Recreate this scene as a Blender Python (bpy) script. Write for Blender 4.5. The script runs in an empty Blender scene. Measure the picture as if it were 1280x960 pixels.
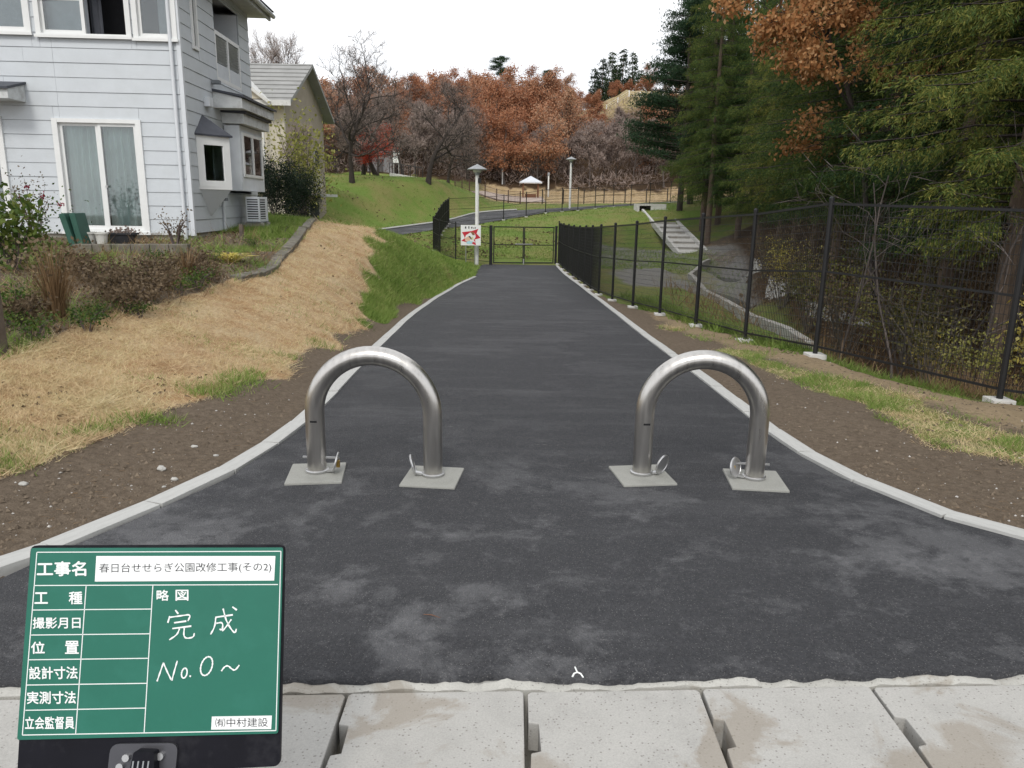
import bpy, bmesh, math, random
import numpy as np
from mathutils import Vector, Matrix
R = math.radians
rng = np.random.default_rng(7)
random.seed(7)
S = bpy.context.scene
COL = S.collection

# ------------------------------------------------------------------ camera
FPX, PITCH, ROLL, CAMH = 950.0, R(13.3), R(0.95), 1.62
cF = np.array([0, math.cos(PITCH), -math.sin(PITCH)])
cR0 = np.array([1.0, 0, 0]); cU0 = np.array([0, math.sin(PITCH), math.cos(PITCH)])
cR = math.cos(ROLL)*cR0 + math.sin(ROLL)*cU0
cU = math.cos(ROLL)*cU0 - math.sin(ROLL)*cR0
CAM = np.array([0, 0, CAMH])
cam = bpy.data.cameras.new('camera')
cam.sensor_width = 36.0; cam.lens = FPX/1280*36; cam.clip_end = 3000; cam.clip_start = 0.05
camo = bpy.data.objects.new('camera', cam); COL.objects.link(camo)
camo.matrix_world = Matrix(((cR[0], cU[0], -cF[0], 0), (cR[1], cU[1], -cF[1], 0), (cR[2], cU[2], -cF[2], CAMH), (0, 0, 0, 1)))
S.camera = camo

# ------------------------------------------------------------------ sky, sun, exposure
W = bpy.data.worlds.new('World'); S.world = W; W.use_nodes = True
SUN_EL, SUN_AZ = R(44), R(188)      # soft sun behind the camera
def setup_world():
    nt = W.node_tree; n = nt.nodes; n.clear(); L = nt.links.new
    out = n.new('ShaderNodeOutputWorld'); bg = n.new('ShaderNodeBackground'); L(bg.outputs[0], out.inputs[0])
    sky = n.new('ShaderNodeTexSky'); sky.sky_type = 'NISHITA'; sky.sun_disc = False
    sky.sun_elevation = SUN_EL; sky.sun_rotation = SUN_AZ
    sc_ = n.new('ShaderNodeMix'); sc_.data_type = 'RGBA'; sc_.blend_type = 'MULTIPLY'; sc_.inputs[0].default_value = 1
    L(sky.outputs[0], sc_.inputs[6]); sc_.inputs[7].default_value = (1, 1, 1, 1)
    tc = n.new('ShaderNodeTexCoord'); mp = n.new('ShaderNodeMapping'); mp.inputs['Scale'].default_value = (1, 1, 3.2)
    L(tc.outputs['Generated'], mp.inputs[0])
    nz = n.new('ShaderNodeTexNoise'); nz.inputs['Scale'].default_value = 2.3; nz.inputs['Detail'].default_value = 7; nz.inputs['Distortion'].default_value = .5
    L(mp.outputs[0], nz.inputs['Vector'])
    rp = n.new('ShaderNodeValToRGB'); rp.color_ramp.elements[0].position = .36; rp.color_ramp.elements[1].position = .56
    rp.color_ramp.elements[0].color = (7.3, 7.5, 7.9, 1); rp.color_ramp.elements[1].color = (10.2, 10.3, 10.5, 1)
    L(nz.outputs[0], rp.inputs[0])
    mx = n.new('ShaderNodeMix'); mx.data_type = 'RGBA'; mx.inputs[0].default_value = .94
    L(sc_.outputs[2], mx.inputs[6]); L(rp.outputs[0], mx.inputs[7]); L(mx.outputs[2], bg.inputs[0])
    bg.inputs[1].default_value = 0.1
setup_world()
sl = bpy.data.lights.new('sun', 'SUN'); sl.energy = 1.15; sl.angle = R(14); sl.color = (1, .96, .9)
so = bpy.data.objects.new('sun', sl); COL.objects.link(so)
sdir = Vector((math.sin(SUN_AZ)*math.cos(SUN_EL), math.cos(SUN_AZ)*math.cos(SUN_EL), math.sin(SUN_EL)))
so.rotation_euler = (-sdir).to_track_quat('-Z', 'Y').to_euler(); so.location = sdir*50
S.view_settings.view_transform = 'Standard'; S.view_settings.look = 'None'
S.view_settings.exposure = 0.40; S.view_settings.gamma = 1
S.cycles.max_bounces = 5; S.cycles.diffuse_bounces = 2; S.cycles.glossy_bounces = 2
S.cycles.transparent_max_bounces = 8; S.cycles.transmission_bounces = 3
try: S.cycles.use_denoising = True
except Exception: pass

# ------------------------------------------------------------------ helpers
def ray(x, y): return cF + (x-640)/FPX*cR - (y-480)/FPX*cU
def at(x, y, d): return CAM + d*ray(x, y)
def onplane(x, y, o, nrm):
    r = ray(x, y); return CAM + (((o-CAM)@nrm)/(r@nrm))*r
def hash2(ix, iy, seed):
    h = (ix.astype(np.int64)*374761393 + iy.astype(np.int64)*668265263 + seed*974634777) & 0xffffffff
    h = ((h ^ (h >> 13))*1274126177) & 0xffffffff
    return ((h ^ (h >> 16)) & 0xffff)/65535.0
def vnoise(x, y, seed=0):
    x = np.asarray(x, float); y = np.asarray(y, float)
    ix = np.floor(x); iy = np.floor(y); fx = x-ix; fy = y-iy
    fx = fx*fx*(3-2*fx); fy = fy*fy*(3-2*fy)
    a = hash2(ix, iy, seed); b = hash2(ix+1, iy, seed); c = hash2(ix, iy+1, seed); d = hash2(ix+1, iy+1, seed)
    return (a*(1-fx)+b*fx)*(1-fy) + (c*(1-fx)+d*fx)*fy
def sstep(a, b, x):
    t = np.clip((np.asarray(x, float)-a)/(b-a), 0, 1); return t*t*(3-2*t)

def tag(o, label=None, cat=None, group=None, kind=None):
    if label: o['label'] = label
    if cat: o['category'] = cat
    if group: o['group'] = group
    if kind: o['kind'] = kind
    return o
def empty(name, loc=(0, 0, 0), rz=0):
    o = bpy.data.objects.new(name, None); COL.objects.link(o); o.location = loc; o.rotation_euler = (0, 0, rz)
    o.empty_display_size = .2
    return o
def link_mesh(name, me, m, parent=None, smooth=False):
    if m is not None: me.materials.append(m)
    if smooth: me.polygons.foreach_set('use_smooth', np.ones(len(me.polygons), bool))
    o = bpy.data.objects.new(name, me); COL.objects.link(o)
    if parent is not None: o.parent = parent
    return o
def kids(o): return list(o.children)
def copy_tree(o, parent=None):
    c = o.copy(); COL.objects.link(c)
    if parent is not None: c.parent = parent
    for ch in kids(o): copy_tree(ch, c)
    return c
def np_mesh(name, verts, n, m, parent=None, smooth=False):
    """verts (N*n,3): N polygons of n corners, no sharing"""
    verts = np.asarray(verts, np.float32).reshape(-1, 3); nf = len(verts)//n
    me = bpy.data.meshes.new(name)
    me.vertices.add(len(verts)); me.vertices.foreach_set('co', verts.ravel())
    me.loops.add(nf*n); me.loops.foreach_set('vertex_index', np.arange(nf*n, dtype=np.int32))
    me.polygons.add(nf); me.polygons.foreach_set('loop_start', np.arange(0, nf*n, n, dtype=np.int32))
    me.update(calc_edges=True)
    o = link_mesh(name, me, m, parent, smooth)
    if parent is not None: o['kind'] = 'stuff'
    return o

def frame_of(d):
    d = np.asarray(d, float); d = d/(np.linalg.norm(d)+1e-9)
    a = np.array([0, 0, 1.]) if abs(d[2]) < .9 else np.array([1., 0, 0])
    u = np.cross(a, d); u /= np.linalg.norm(u); return u, np.cross(d, u), d
class MB:
    def __init__(s): s.v = []; s.f = []
    def add(s, vs, fs):
        b = len(s.v); s.v += [tuple(map(float, p)) for p in vs]; s.f += [tuple(i+b for i in f) for f in fs]; return s
    def box(s, c, size, rot=None, taper=1.0):
        hx, hy, hz = np.array(size)/2; vs = []
        for z, t in ((-hz, 1.0), (hz, taper)):
            for x, y in ((-hx, -hy), (hx, -hy), (hx, hy), (-hx, hy)): vs.append((x*t, y*t, z))
        vs = np.array(vs)
        if rot is not None: vs = vs @ np.array(rot).T
        return s.add(vs+np.array(c), [(3, 2, 1, 0), (4, 5, 6, 7), (0, 1, 5, 4), (1, 2, 6, 5), (2, 3, 7, 6), (3, 0, 4, 7)])
    def bb(s, x0, x1, y0, y1, z0, z1): return s.box(((x0+x1)/2, (y0+y1)/2, (z0+z1)/2), (x1-x0, y1-y0, z1-z0))
    def bar(s, a, b, w, h=None):
        a = np.array(a, float); b = np.array(b, float); h = h or w
        u, v, d = frame_of(b-a); L = np.linalg.norm(b-a)
        return s.box((a+b)/2, (w, h, L), np.stack([u, v, d], 1))
    def tube(s, pts, rad, sides=6, cap=True):
        pts = np.asarray(pts, float); n = len(pts)
        rad = np.full(n, rad) if np.isscalar(rad) else np.asarray(rad, float)
        t = np.gradient(pts, axis=0); t /= np.linalg.norm(t, axis=1)[:, None]+1e-9
        u, v, _ = frame_of(t[0]); vs = []
        ang = np.arange(sides)*2*math.pi/sides; ca, sa = np.cos(ang), np.sin(ang)
        for i in range(n):
            if i:
                u = u - (u@t[i])*t[i]; u /= np.linalg.norm(u)+1e-9
            v = np.cross(t[i], u)
            vs.append(pts[i] + rad[i]*(ca[:, None]*u + sa[:, None]*v))
        vs = np.concatenate(vs); fs = []
        for i in range(n-1):
            for k in range(sides):
                a = i*sides+k; b = i*sides+(k+1) % sides
                fs.append((a, b, b+sides, a+sides))
        if cap:
            fs.append(tuple(range(sides-1, -1, -1))); fs.append(tuple((n-1)*sides+k for k in range(sides)))
        return s.add(vs, fs)
    def prism(s, poly, z0, z1):
        n = len(poly); vs = [(p[0], p[1], z0) for p in poly] + [(p[0], p[1], z1) for p in poly]
        fs = [tuple(range(n-1, -1, -1)), tuple(range(n, 2*n))] + [(i, (i+1) % n, (i+1) % n+n, i+n) for i in range(n)]
        return s.add(vs, fs)
    def lathe(s, prof, c=(0, 0, 0), sides=16):
        vs = []; c = np.array(c)
        for r, z in prof:
            for k in range(sides):
                a = 2*math.pi*k/sides; vs.append(c+np.array((r*math.cos(a), r*math.sin(a), z)))
        fs = []
        for i in range(len(prof)-1):
            for k in range(sides):
                a = i*sides+k; b = i*sides+(k+1) % sides; fs.append((a, b, b+sides, a+sides))
        fs.append(tuple(range(sides-1, -1, -1))); fs.append(tuple((len(prof)-1)*sides+k for k in range(sides)))
        return s.add(vs, fs)
    def build(s, name, m, parent=None, origin=None, smooth=False, bevel=0, mirror=None):
        me = bpy.data.meshes.new(name)
        vs = np.array(s.v, float)
        if origin is not None: vs = vs - np.array(origin)
        me.from_pydata(vs.tolist(), [], s.f); me.update()
        if bevel:
            bm = bmesh.new(); bm.from_mesh(me)
            bmesh.ops.bevel(bm, geom=[e for e in bm.edges if e.calc_face_angle(0) > .5], offset=bevel, segments=2, affect='EDGES', profile=.6, clamp_overlap=True)
            bm.to_mesh(me); bm.free()
        o = link_mesh(name, me, m, parent, smooth)
        if smooth and hasattr(me, 'set_sharp_from_angle'): me.set_sharp_from_angle(angle=R(42))
        return o

# ------------------------------------------------------------------ materials
def nodes(name):
    m = bpy.data.materials.new(name); m.use_nodes = True
    nt = m.node_tree; b = nt.nodes['Principled BSDF']; b.inputs['Specular IOR Level'].default_value = .3
    return m, nt, b
def nd(nt, t, **kw):
    n = nt.nodes.new(t)
    for k, v in kw.items():
        if k in n.inputs.keys(): n.inputs[k].default_value = v
        else: setattr(n, k, v)
    return n
def ramp(nt, src, stops):
    r = nt.nodes.new('ShaderNodeValToRGB'); e = r.color_ramp.elements
    while len(e) < len(stops): e.new(.5)
    for k, (p, c) in enumerate(stops):
        e[k].position = p; e[k].color = (*c, 1) if len(c) == 3 else c
    nt.links.new(src, r.inputs[0]); return r.outputs[0]
def mixc(nt, f, a, b, bt='MIX'):
    x = nt.nodes.new('ShaderNodeMix'); x.data_type = 'RGBA'; x.blend_type = bt
    for i, v in ((0, f), (6, a), (7, b)):
        if hasattr(v, 'links') or hasattr(v, 'is_linked'): nt.links.new(v, x.inputs[i])
        else: x.inputs[i].default_value = v if i == 0 else ((*v, 1) if len(v) == 3 else v)
    return x.outputs[2]
def math_(nt, op, a, b=None, clamp=False):
    x = nt.nodes.new('ShaderNodeMath'); x.operation = op; x.use_clamp = clamp
    for i, v in ((0, a), (1, b)):
        if v is None: continue
        if hasattr(v, 'is_linked'): nt.links.new(v, x.inputs[i])
        else: x.inputs[i].default_value = v
    return x.outputs[0]
def noise(nt, scale, detail=4, rough=.55, coord='Object', dist=0, stretch=None):
    tc = nt.nodes.new('ShaderNodeTexCoord'); src = tc.outputs[coord]
    if stretch:
        mp = nt.nodes.new('ShaderNodeMapping'); mp.inputs['Scale'].default_value = stretch; nt.links.new(src, mp.inputs[0]); src = mp.outputs[0]
    z = nd(nt, 'ShaderNodeTexNoise', Scale=scale, Detail=detail, Roughness=rough, Distortion=dist)
    nt.links.new(src, z.inputs['Vector']); return z.outputs[0]
def bump(nt, b, h, strength, dist=.01):
    x = nd(nt, 'ShaderNodeBump', Strength=strength, Distance=dist); nt.links.new(h, x.inputs['Height']); nt.links.new(x.outputs[0], b.inputs['Normal'])
def simple(name, c, rough=.6, metal=0, var=.12, scale=6, bmp=.0, bscale=80, spec=.3, dirt=None):
    m, nt, b = nodes(name)
    n1 = noise(nt, scale, 6, .6)
    lo = tuple(x*(1-var) for x in c); hi = tuple(min(1, x*(1+var)) for x in c)
    col = ramp(nt, n1, [(.3, lo), (.7, hi)])
    if dirt:
        n2 = noise(nt, dirt[1], 6, .65); f = ramp(nt, n2, [(.5, (0, 0, 0)), (.68, (1, 1, 1))]); col = mixc(nt, math_(nt, 'MULTIPLY', f, dirt[2]), col, dirt[0])
    nt.links.new(col, b.inputs['Base Color'])
    b.inputs['Roughness'].default_value = rough; b.inputs['Metallic'].default_value = metal; b.inputs['Specular IOR Level'].default_value = spec
    if bmp: bump(nt, b, noise(nt, bscale, 5), bmp)
    return m
def leafmat(name, cols, objvar=.35, rough=.65, trans=.25, ns=.55, ndet=2, iw=.55):
    m, nt, b = nodes(name)
    g = nt.nodes.new('ShaderNodeNewGeometry'); oi = nt.nodes.new('ShaderNodeObjectInfo')
    z = noise(nt, ns, ndet, .62)
    z = math_(nt, 'ADD', math_(nt, 'MULTIPLY', math_(nt, 'SUBTRACT', z, .5), 2.0 if ndet > 2 else 1.0), .5)
    f = math_(nt, 'ADD', math_(nt, 'MULTIPLY', g.outputs['Random Per Island'], iw), math_(nt, 'MULTIPLY', z, 1-iw), True)
    if objvar: f = math_(nt, 'ADD', f, math_(nt, 'MULTIPLY', math_(nt, 'SUBTRACT', oi.outputs['Random'], .5), objvar), True)
    k = len(cols); col = ramp(nt, f, [((i+.3)/(k-.4), c) for i, c in enumerate(cols)])
    nt.links.new(col, b.inputs['Base Color']); b.inputs['Roughness'].default_value = rough; b.inputs['Specular IOR Level'].default_value = .2
    t = nt.nodes.new('ShaderNodeBsdfTranslucent'); nt.links.new(col, t.inputs[0])
    mx = nt.nodes.new('ShaderNodeMixShader'); mx.inputs[0].default_value = trans
    o = nt.nodes['Material Output']; nt.links.new(b.outputs[0], mx.inputs[1]); nt.links.new(t.outputs[0], mx.inputs[2]); nt.links.new(mx.outputs[0], o.inputs[0])
    return m

def mat_asphalt(name, near=True):
    m, nt, b = nodes(name)
    big = noise(nt, .62, 11, .72, dist=.2, stretch=(1, 1.1, 1)); big2 = noise(nt, 3.4, 10, .76, dist=.2, stretch=(1, 1.1, 1)); fine = noise(nt, 170, 3, .75); mid = noise(nt, 28, 8, .75); streak = noise(nt, 1.6, 6, .6, stretch=(.35, 2.2, 1))
    base = ramp(nt, math_(nt, 'ADD', math_(nt, 'MULTIPLY', mid, .6), math_(nt, 'MULTIPLY', fine, .4)), [(.34, (.011, .012, .0155)), (.5, (.020, .0212, .026)), (.68, (.036, .037, .043))])
    grain = noise(nt, 85, 2, .6); base = mixc(nt, ramp(nt, grain, [(.42, (0, 0, 0)), (.64, (.6, .6, .6))]), base, mixc(nt, .35, base, (.11, .108, .11))); base = mixc(nt, ramp(nt, noise(nt, 60, 2, .5, dist=1), [(.6, (0, 0, 0)), (.68, (.85, .85, .85))]), base, (.014, .014, .017))
    dust = ramp(nt, big, [(.515, (0, 0, 0)), (.565, (1, 1, 1))]); dust2 = ramp(nt, big2, [(.54, (0, 0, 0)), (.6, (1, 1, 1))]); dust3 = ramp(nt, streak, [(.52, (0, 0, 0)), (.64, (1, 1, 1))])
    f = math_(nt, 'ADD', math_(nt, 'ADD', math_(nt, 'MULTIPLY', dust, .32), .08), math_(nt, 'MULTIPLY', dust2, .17))
    if near:
        tc = nt.nodes.new('ShaderNodeTexCoord'); sp = nt.nodes.new('ShaderNodeSeparateXYZ'); nt.links.new(tc.outputs['Object'], sp.inputs[0])
        mr = nd(nt, 'ShaderNodeMapRange'); mr.inputs[1].default_value = 5.4; mr.inputs[2].default_value = 3.3; nt.links.new(sp.outputs[1], mr.inputs[0])
        f = math_(nt, 'MULTIPLY', f, math_(nt, 'ADD', .28, math_(nt, 'MULTIPLY', mr.outputs[0], .9)))   # dust carried in from the road
    f = math_(nt, 'ADD', f, math_(nt, 'MULTIPLY', dust3, .09))
    f = math_(nt, 'MULTIPLY', f, math_(nt, 'ADD', .35, math_(nt, 'MULTIPLY', math_(nt, 'ADD', fine, mid), .75)))
    col = mixc(nt, math_(nt, 'MULTIPLY', f, 1.15, True), base, (.158, .158, .164))
    vo = nd(nt, 'ShaderNodeTexVoronoi', Scale=120.0); tc2 = nt.nodes.new('ShaderNodeTexCoord'); nt.links.new(tc2.outputs['Object'], vo.inputs['Vector'])
    spk = ramp(nt, vo.outputs['Distance'], [(.22, (1, 1, 1)), (.36, (0, 0, 0))])
    pick = ramp(nt, vo.outputs['Color'], [(.6, (0, 0, 0)), (.75, (1, 1, 1))])
    col = mixc(nt, math_(nt, 'MULTIPLY', math_(nt, 'MULTIPLY', spk, pick), .45), col, (.3, .29, .28))
    if near:   # small chalky scuffs
        sc = noise(nt, 5.5, 5, .75, dist=1.2); sm = ramp(nt, sc, [(.66, (0, 0, 0)), (.73, (1, 1, 1))]); col = mixc(nt, math_(nt, 'MULTIPLY', sm, math_(nt, 'MULTIPLY', fine, .8)), col, (.3, .29, .28))
    nt.links.new(col, b.inputs['Base Color']); b.inputs['Roughness'].default_value = .7; b.inputs['Specular IOR Level'].default_value = .4
    h = math_(nt, 'ADD', math_(nt, 'ADD', fine, math_(nt, 'MULTIPLY', grain, 2.0)), math_(nt, 'MULTIPLY', vo.outputs['Distance'], .8)); bump(nt, b, h, .9, .006)
    return m
def mat_concrete(name, c=(.56, .56, .53), speck=True, stain=False, rough=.85):
    m, nt, b = nodes(name)
    n1 = noise(nt, 4, 7, .65); n2 = noise(nt, 160, 3, .7)
    col = ramp(nt, n1, [(.28, tuple(x*.78 for x in c)), (.5, c), (.75, tuple(min(1, x*1.1) for x in c))])
    col = mixc(nt, .35, col, ramp(nt, n2, [(.3, tuple(x*.6 for x in c)), (.65, tuple(min(1, x*1.15) for x in c))]))
    if speck:
        vo = nd(nt, 'ShaderNodeTexVoronoi', Scale=75.0); tc = nt.nodes.new('ShaderNodeTexCoord'); nt.links.new(tc.outputs['Object'], vo.inputs['Vector'])
        s1 = ramp(nt, vo.outputs['Distance'], [(.18, (1, 1, 1)), (.3, (0, 0, 0))]); s2 = ramp(nt, vo.outputs['Color'], [(.5, (0, 0, 0)), (.62, (1, 1, 1))])
        col = mixc(nt, math_(nt, 'MULTIPLY', math_(nt, 'MULTIPLY', s1, s2), .75), col, (.2, .185, .17))
    if stain:
        st = noise(nt, 2.2, 6, .6, coord='Generated' if stain == 'g' else 'Object', dist=.6); sf = ramp(nt, st, [(.54, (0, 0, 0)), (.6, (1, 1, 1))])
        col = mixc(nt, math_(nt, 'MULTIPLY', sf, .6), col, (.27, .23, .18))
    nt.links.new(col, b.inputs['Base Color']); b.inputs['Roughness'].default_value = rough
    bump(nt, b, n2, .35, .004); return m
def mat_ground():
    m, nt, b = nodes('ground_soil_and_turf')
    A = nd(nt, 'ShaderNodeVertexColor', layer_name='mA'); B = nd(nt, 'ShaderNodeVertexColor', layer_name='mB')
    sa = nt.nodes.new('ShaderNodeSeparateColor'); sb = nt.nodes.new('ShaderNodeSeparateColor'); nt.links.new(A.outputs[0], sa.inputs[0]); nt.links.new(B.outputs[0], sb.inputs[0])
    n1 = noise(nt, 2.2, 8, .68); n2 = noise(nt, 22, 6, .72); n3 = noise(nt, 110, 4, .7); n0 = noise(nt, .35, 5, .6)
    wob = math_(nt, 'ADD', math_(nt, 'MULTIPLY', math_(nt, 'SUBTRACT', n1, .5), .9), math_(nt, 'MULTIPLY', math_(nt, 'SUBTRACT', n2, .5), .7))
    def mask(ch, hard=.22): return ramp(nt, math_(nt, 'ADD', ch, wob), [(.5-hard, (0, 0, 0)), (.5+hard, (1, 1, 1))])
    fine = math_(nt, 'ADD', math_(nt, 'MULTIPLY', n2, .55), math_(nt, 'MULTIPLY', n3, .45))
    dirt = ramp(nt, fine, [(.3, (.07, .053, .039)), (.5, (.15, .117, .086)), (.72, (.25, .2, .15))])
    dry = ramp(nt, fine, [(.28, (.24, .17, .1)), (.5, (.5, .38, .23)), (.72, (.68, .55, .36))])
    dry = mixc(nt, ramp(nt, n1, [(.42, (0, 0, 0)), (.62, (.75, .75, .75))]), dry, ramp(nt, fine, [(.3, (.22, .115, .05)), (.7, (.45, .27, .13))]))
    grn = ramp(nt, fine, [(.28, (.06, .095, .02)), (.5, (.14, .21, .045)), (.72, (.24, .3, .085))])
    grn = mixc(nt, ramp(nt, n0, [(.42, (0, 0, 0)), (.6, (.8, .8, .8))]), grn, ramp(nt, fine, [(.3, (.15, .14, .045)), (.7, (.32, .28, .12))]))
    grv = ramp(nt, fine, [(.3, (.13, .125, .115)), (.7, (.33, .32, .3))])
    lit = ramp(nt, fine, [(.3, (.03, .02, .012)), (.5, (.075, .048, .028)), (.72, (.16, .1, .055))])
    snd = ramp(nt, fine, [(.3, (.2, .15, .09)), (.7, (.4, .31, .2))])
    col = mixc(nt, mask(sb.outputs[1]), dirt, snd)
    col = mixc(nt, mask(sa.outputs[0], .15), col, dry); col = mixc(nt, mask(sa.outputs[1], .15), col, grn)
    col = mixc(nt, mask(sa.outputs[2], .12), col, grv); col = mixc(nt, mask(sb.outputs[0]), col, lit)
    nt.links.new(col, b.inputs['Base Color']); b.inputs['Roughness'].default_value = .95; b.inputs['Specular IOR Level'].default_value = .1
    bump(nt, b, fine, .9, .03); return m
def mat_steel():
    m, nt, b = nodes('brushed_stainless_steel')
    n = noise(nt, 30, 5, .6, stretch=(1, 1, .08)); b.inputs['Metallic'].default_value = 1
    nt.links.new(ramp(nt, n, [(.3, (.50, .48, .45)), (.7, (.64, .62, .59))]), b.inputs['Base Color'])
    nt.links.new(ramp(nt, n, [(.3, (.26,)*3), (.7, (.36,)*3)]), b.inputs['Roughness'])
    b.inputs['Anisotropic'].default_value = .4; return m
def mat_glass(name, tint=(.86, .91, .91), rough=.03):
    m, nt, b = nodes(name); n = nt.nodes
    tr = n.new('ShaderNodeBsdfTransparent'); tr.inputs[0].default_value = (*tint, 1); gl = n.new('ShaderNodeBsdfGlossy'); gl.inputs['Roughness'].default_value = rough
    fr = nd(nt, 'ShaderNodeFresnel', IOR=1.5); mx = n.new('ShaderNodeMixShader')
    f = math_(nt, 'ADD', math_(nt, 'MULTIPLY', fr.outputs[0], 1.6), .06, True)
    nt.links.new(f, mx.inputs[0]); nt.links.new(tr.outputs[0], mx.inputs[1]); nt.links.new(gl.outputs[0], mx.inputs[2])
    nt.links.new(mx.outputs[0], n['Material Output'].inputs[0]); return m
def mat_bark(name, c, sc=18):
    m, nt, b = nodes(name); n = noise(nt, sc, 6, .7, stretch=(1, 1, .18))
    nt.links.new(ramp(nt, n, [(.3, tuple(x*.5 for x in c)), (.55, c), (.75, tuple(x*1.4 for x in c))]), b.inputs['Base Color']); b.inputs['Roughness'].default_value = .9
    bump(nt, b, n, .8, .02); return m

M = dict(
 asphalt=mat_asphalt('fresh_asphalt'), asphalt2=mat_asphalt('asphalt_far', False),
 kerb=mat_concrete('kerb_concrete', (.485, .485, .465), speck=False), lid=mat_concrete('gutter_lid_concrete', (.43, .42, .395), stain=True),
 pad=mat_concrete('pad_concrete', (.31, .31, .285), speck=False), conc=mat_concrete('weathered_concrete', (.40, .39, .36), speck=False, stain=True), rim=mat_concrete('gutter_rim_concrete', (.5, .49, .45), stain=True), cwhite=mat_concrete('pale_concrete', (.62, .61, .58), speck=False),
 ground=mat_ground(), steel=mat_steel(), galv=simple('galvanised_steel', (.55, .55, .55), .4, .9, .1),
 brass=simple('brass', (.5, .33, .1), .35, .9), black=simple('black_powder_coat', (.012, .012, .013), .5, 0, .2, spec=.4),
 rail_brown=simple('brown_railing_paint', (.085, .05, .04), .6), whitepaint=simple('white_enamel', (.78, .78, .76), .45, 0, .04, dirt=((.4, .38, .33), 7, .35)),
 lampgrey=simple('lamp_hood_grey', (.3, .31, .32), .5), lens=simple('lamp_lens', (.75, .76, .72), .3),
 siding=simple('siding_pale_blue', (.595, .63, .66), .6, 0, .04, 3, .15, 45, dirt=((.50, .53, .54), 1.6, .3)), trim=simple('white_window_frame', (.80, .81, .80), .4, 0, .03),
 siding_side=simple('siding_white_panel', (.68, .71, .74), .6, 0, .06, 3), gap=simple('dark_joint_backing', (.2, .215, .23), .8),
 soffit=simple('soffit_board', (.5, .51, .5), .8), roofdark=simple('dark_metal_roof', (.06, .065, .08), .5, 0, .2), fascia=simple('fascia_board', (.62, .64, .64), .6, dirt=((.2, .18, .16), 4, .5)),
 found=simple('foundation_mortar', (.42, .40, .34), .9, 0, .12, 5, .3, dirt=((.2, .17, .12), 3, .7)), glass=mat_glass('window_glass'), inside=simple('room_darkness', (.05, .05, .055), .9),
 curtain=simple('sheer_curtain', (.8, .87, .84), .9, 0, .08, 2), bedding=simple('bedding', (.55, .56, .6), .9), drape=simple('dark_drape', (.08, .085, .1), .9),
 greenboard=simple('board_green', (.02, .145, .10), .45, 0, .06, 5, spec=.3, dirt=((.035, .19, .14), 9, .35)), blackplate=simple('black_plastic_plate', (.008, .008, .012), .45, 0, .2, spec=.15, dirt=((.04, .04, .045), 14, .4)),
 darkplate=simple('dark_grey_clamp_metal', (.10, .10, .11), .35, .6), boardwhite=simple('print_white', (.82, .84, .82), .5, 0, .03), chalk=simple('chalk_white', (.86, .88, .86), .8, 0, .08, 60), paper=simple('label_paper', (.86, .87, .86), .5, 0, .02), ink=simple('label_ink', (.035, .035, .04), .6),
 red=simple('sign_red', (.55, .03, .05), .5), signwhite=simple('sign_white', (.82, .82, .82), .4, 0, .03), skin=simple('sign_peach', (.75, .5, .36), .5), cyan=simple('sign_pale_blue', (.4, .66, .74), .5), brownp=simple('sign_brown', (.24, .12, .06), .5), yel=simple('sign_pale_yellow', (.7, .68, .4), .5),
 potwhite=simple('white_plastic_pot', (.62, .62, .58), .5, dirt=((.3, .27, .22), 12, .6)), potblack=simple('charcoal_planter', (.035, .037, .042), .55), potgreen=simple('green_planter_plastic', (.035, .10, .075), .45),
 timber=simple('weathered_timber', (.13, .105, .085), .9, 0, .3, 9, .5, 30), stonewall=simple('edging_stone', (.17, .155, .13), .95, 0, .3, 6, .6, 25, dirt=((.07, .08, .03), 5, .6)),
 bark=mat_bark('cherry_bark', (.055, .045, .04)), bark_cedar=mat_bark('cedar_bark', (.13, .095, .07)), bark_pale=mat_bark('sapling_bark', (.2, .175, .145)), bark_grey=mat_bark('oak_bark', (.12, .1, .09)), twig=simple('twig_wood', (.13, .105, .10), .9),
 cream=simple('cream_render', (.55, .51, .42), .8, 0, .1, 2), beige=simple('beige_render', (.36, .31, .25), .85, 0, .1, 2), rooftile=simple('grey_roof_tile', (.30, .30, .29), .8, 0, .12, 1.5), rooflight=simple('roof_trim', (.6, .6, .58), .6),
 gaz=simple('pavilion_roof_metal', (.6, .62, .66), .4), gazpost=simple('pavilion_timber', (.19, .09, .05), .7), paving=simple('plaza_paving', (.42, .34, .29), .9, 0, .15, 1.5), stone=simple('pebble', (.42, .41, .38), .85, 0, .2, 25),
 water=simple('shallow_stream', (.03, .035, .03), .12, spec=.5), snowhite=simple('building_white', (.75, .75, .75), .7),
)
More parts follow.
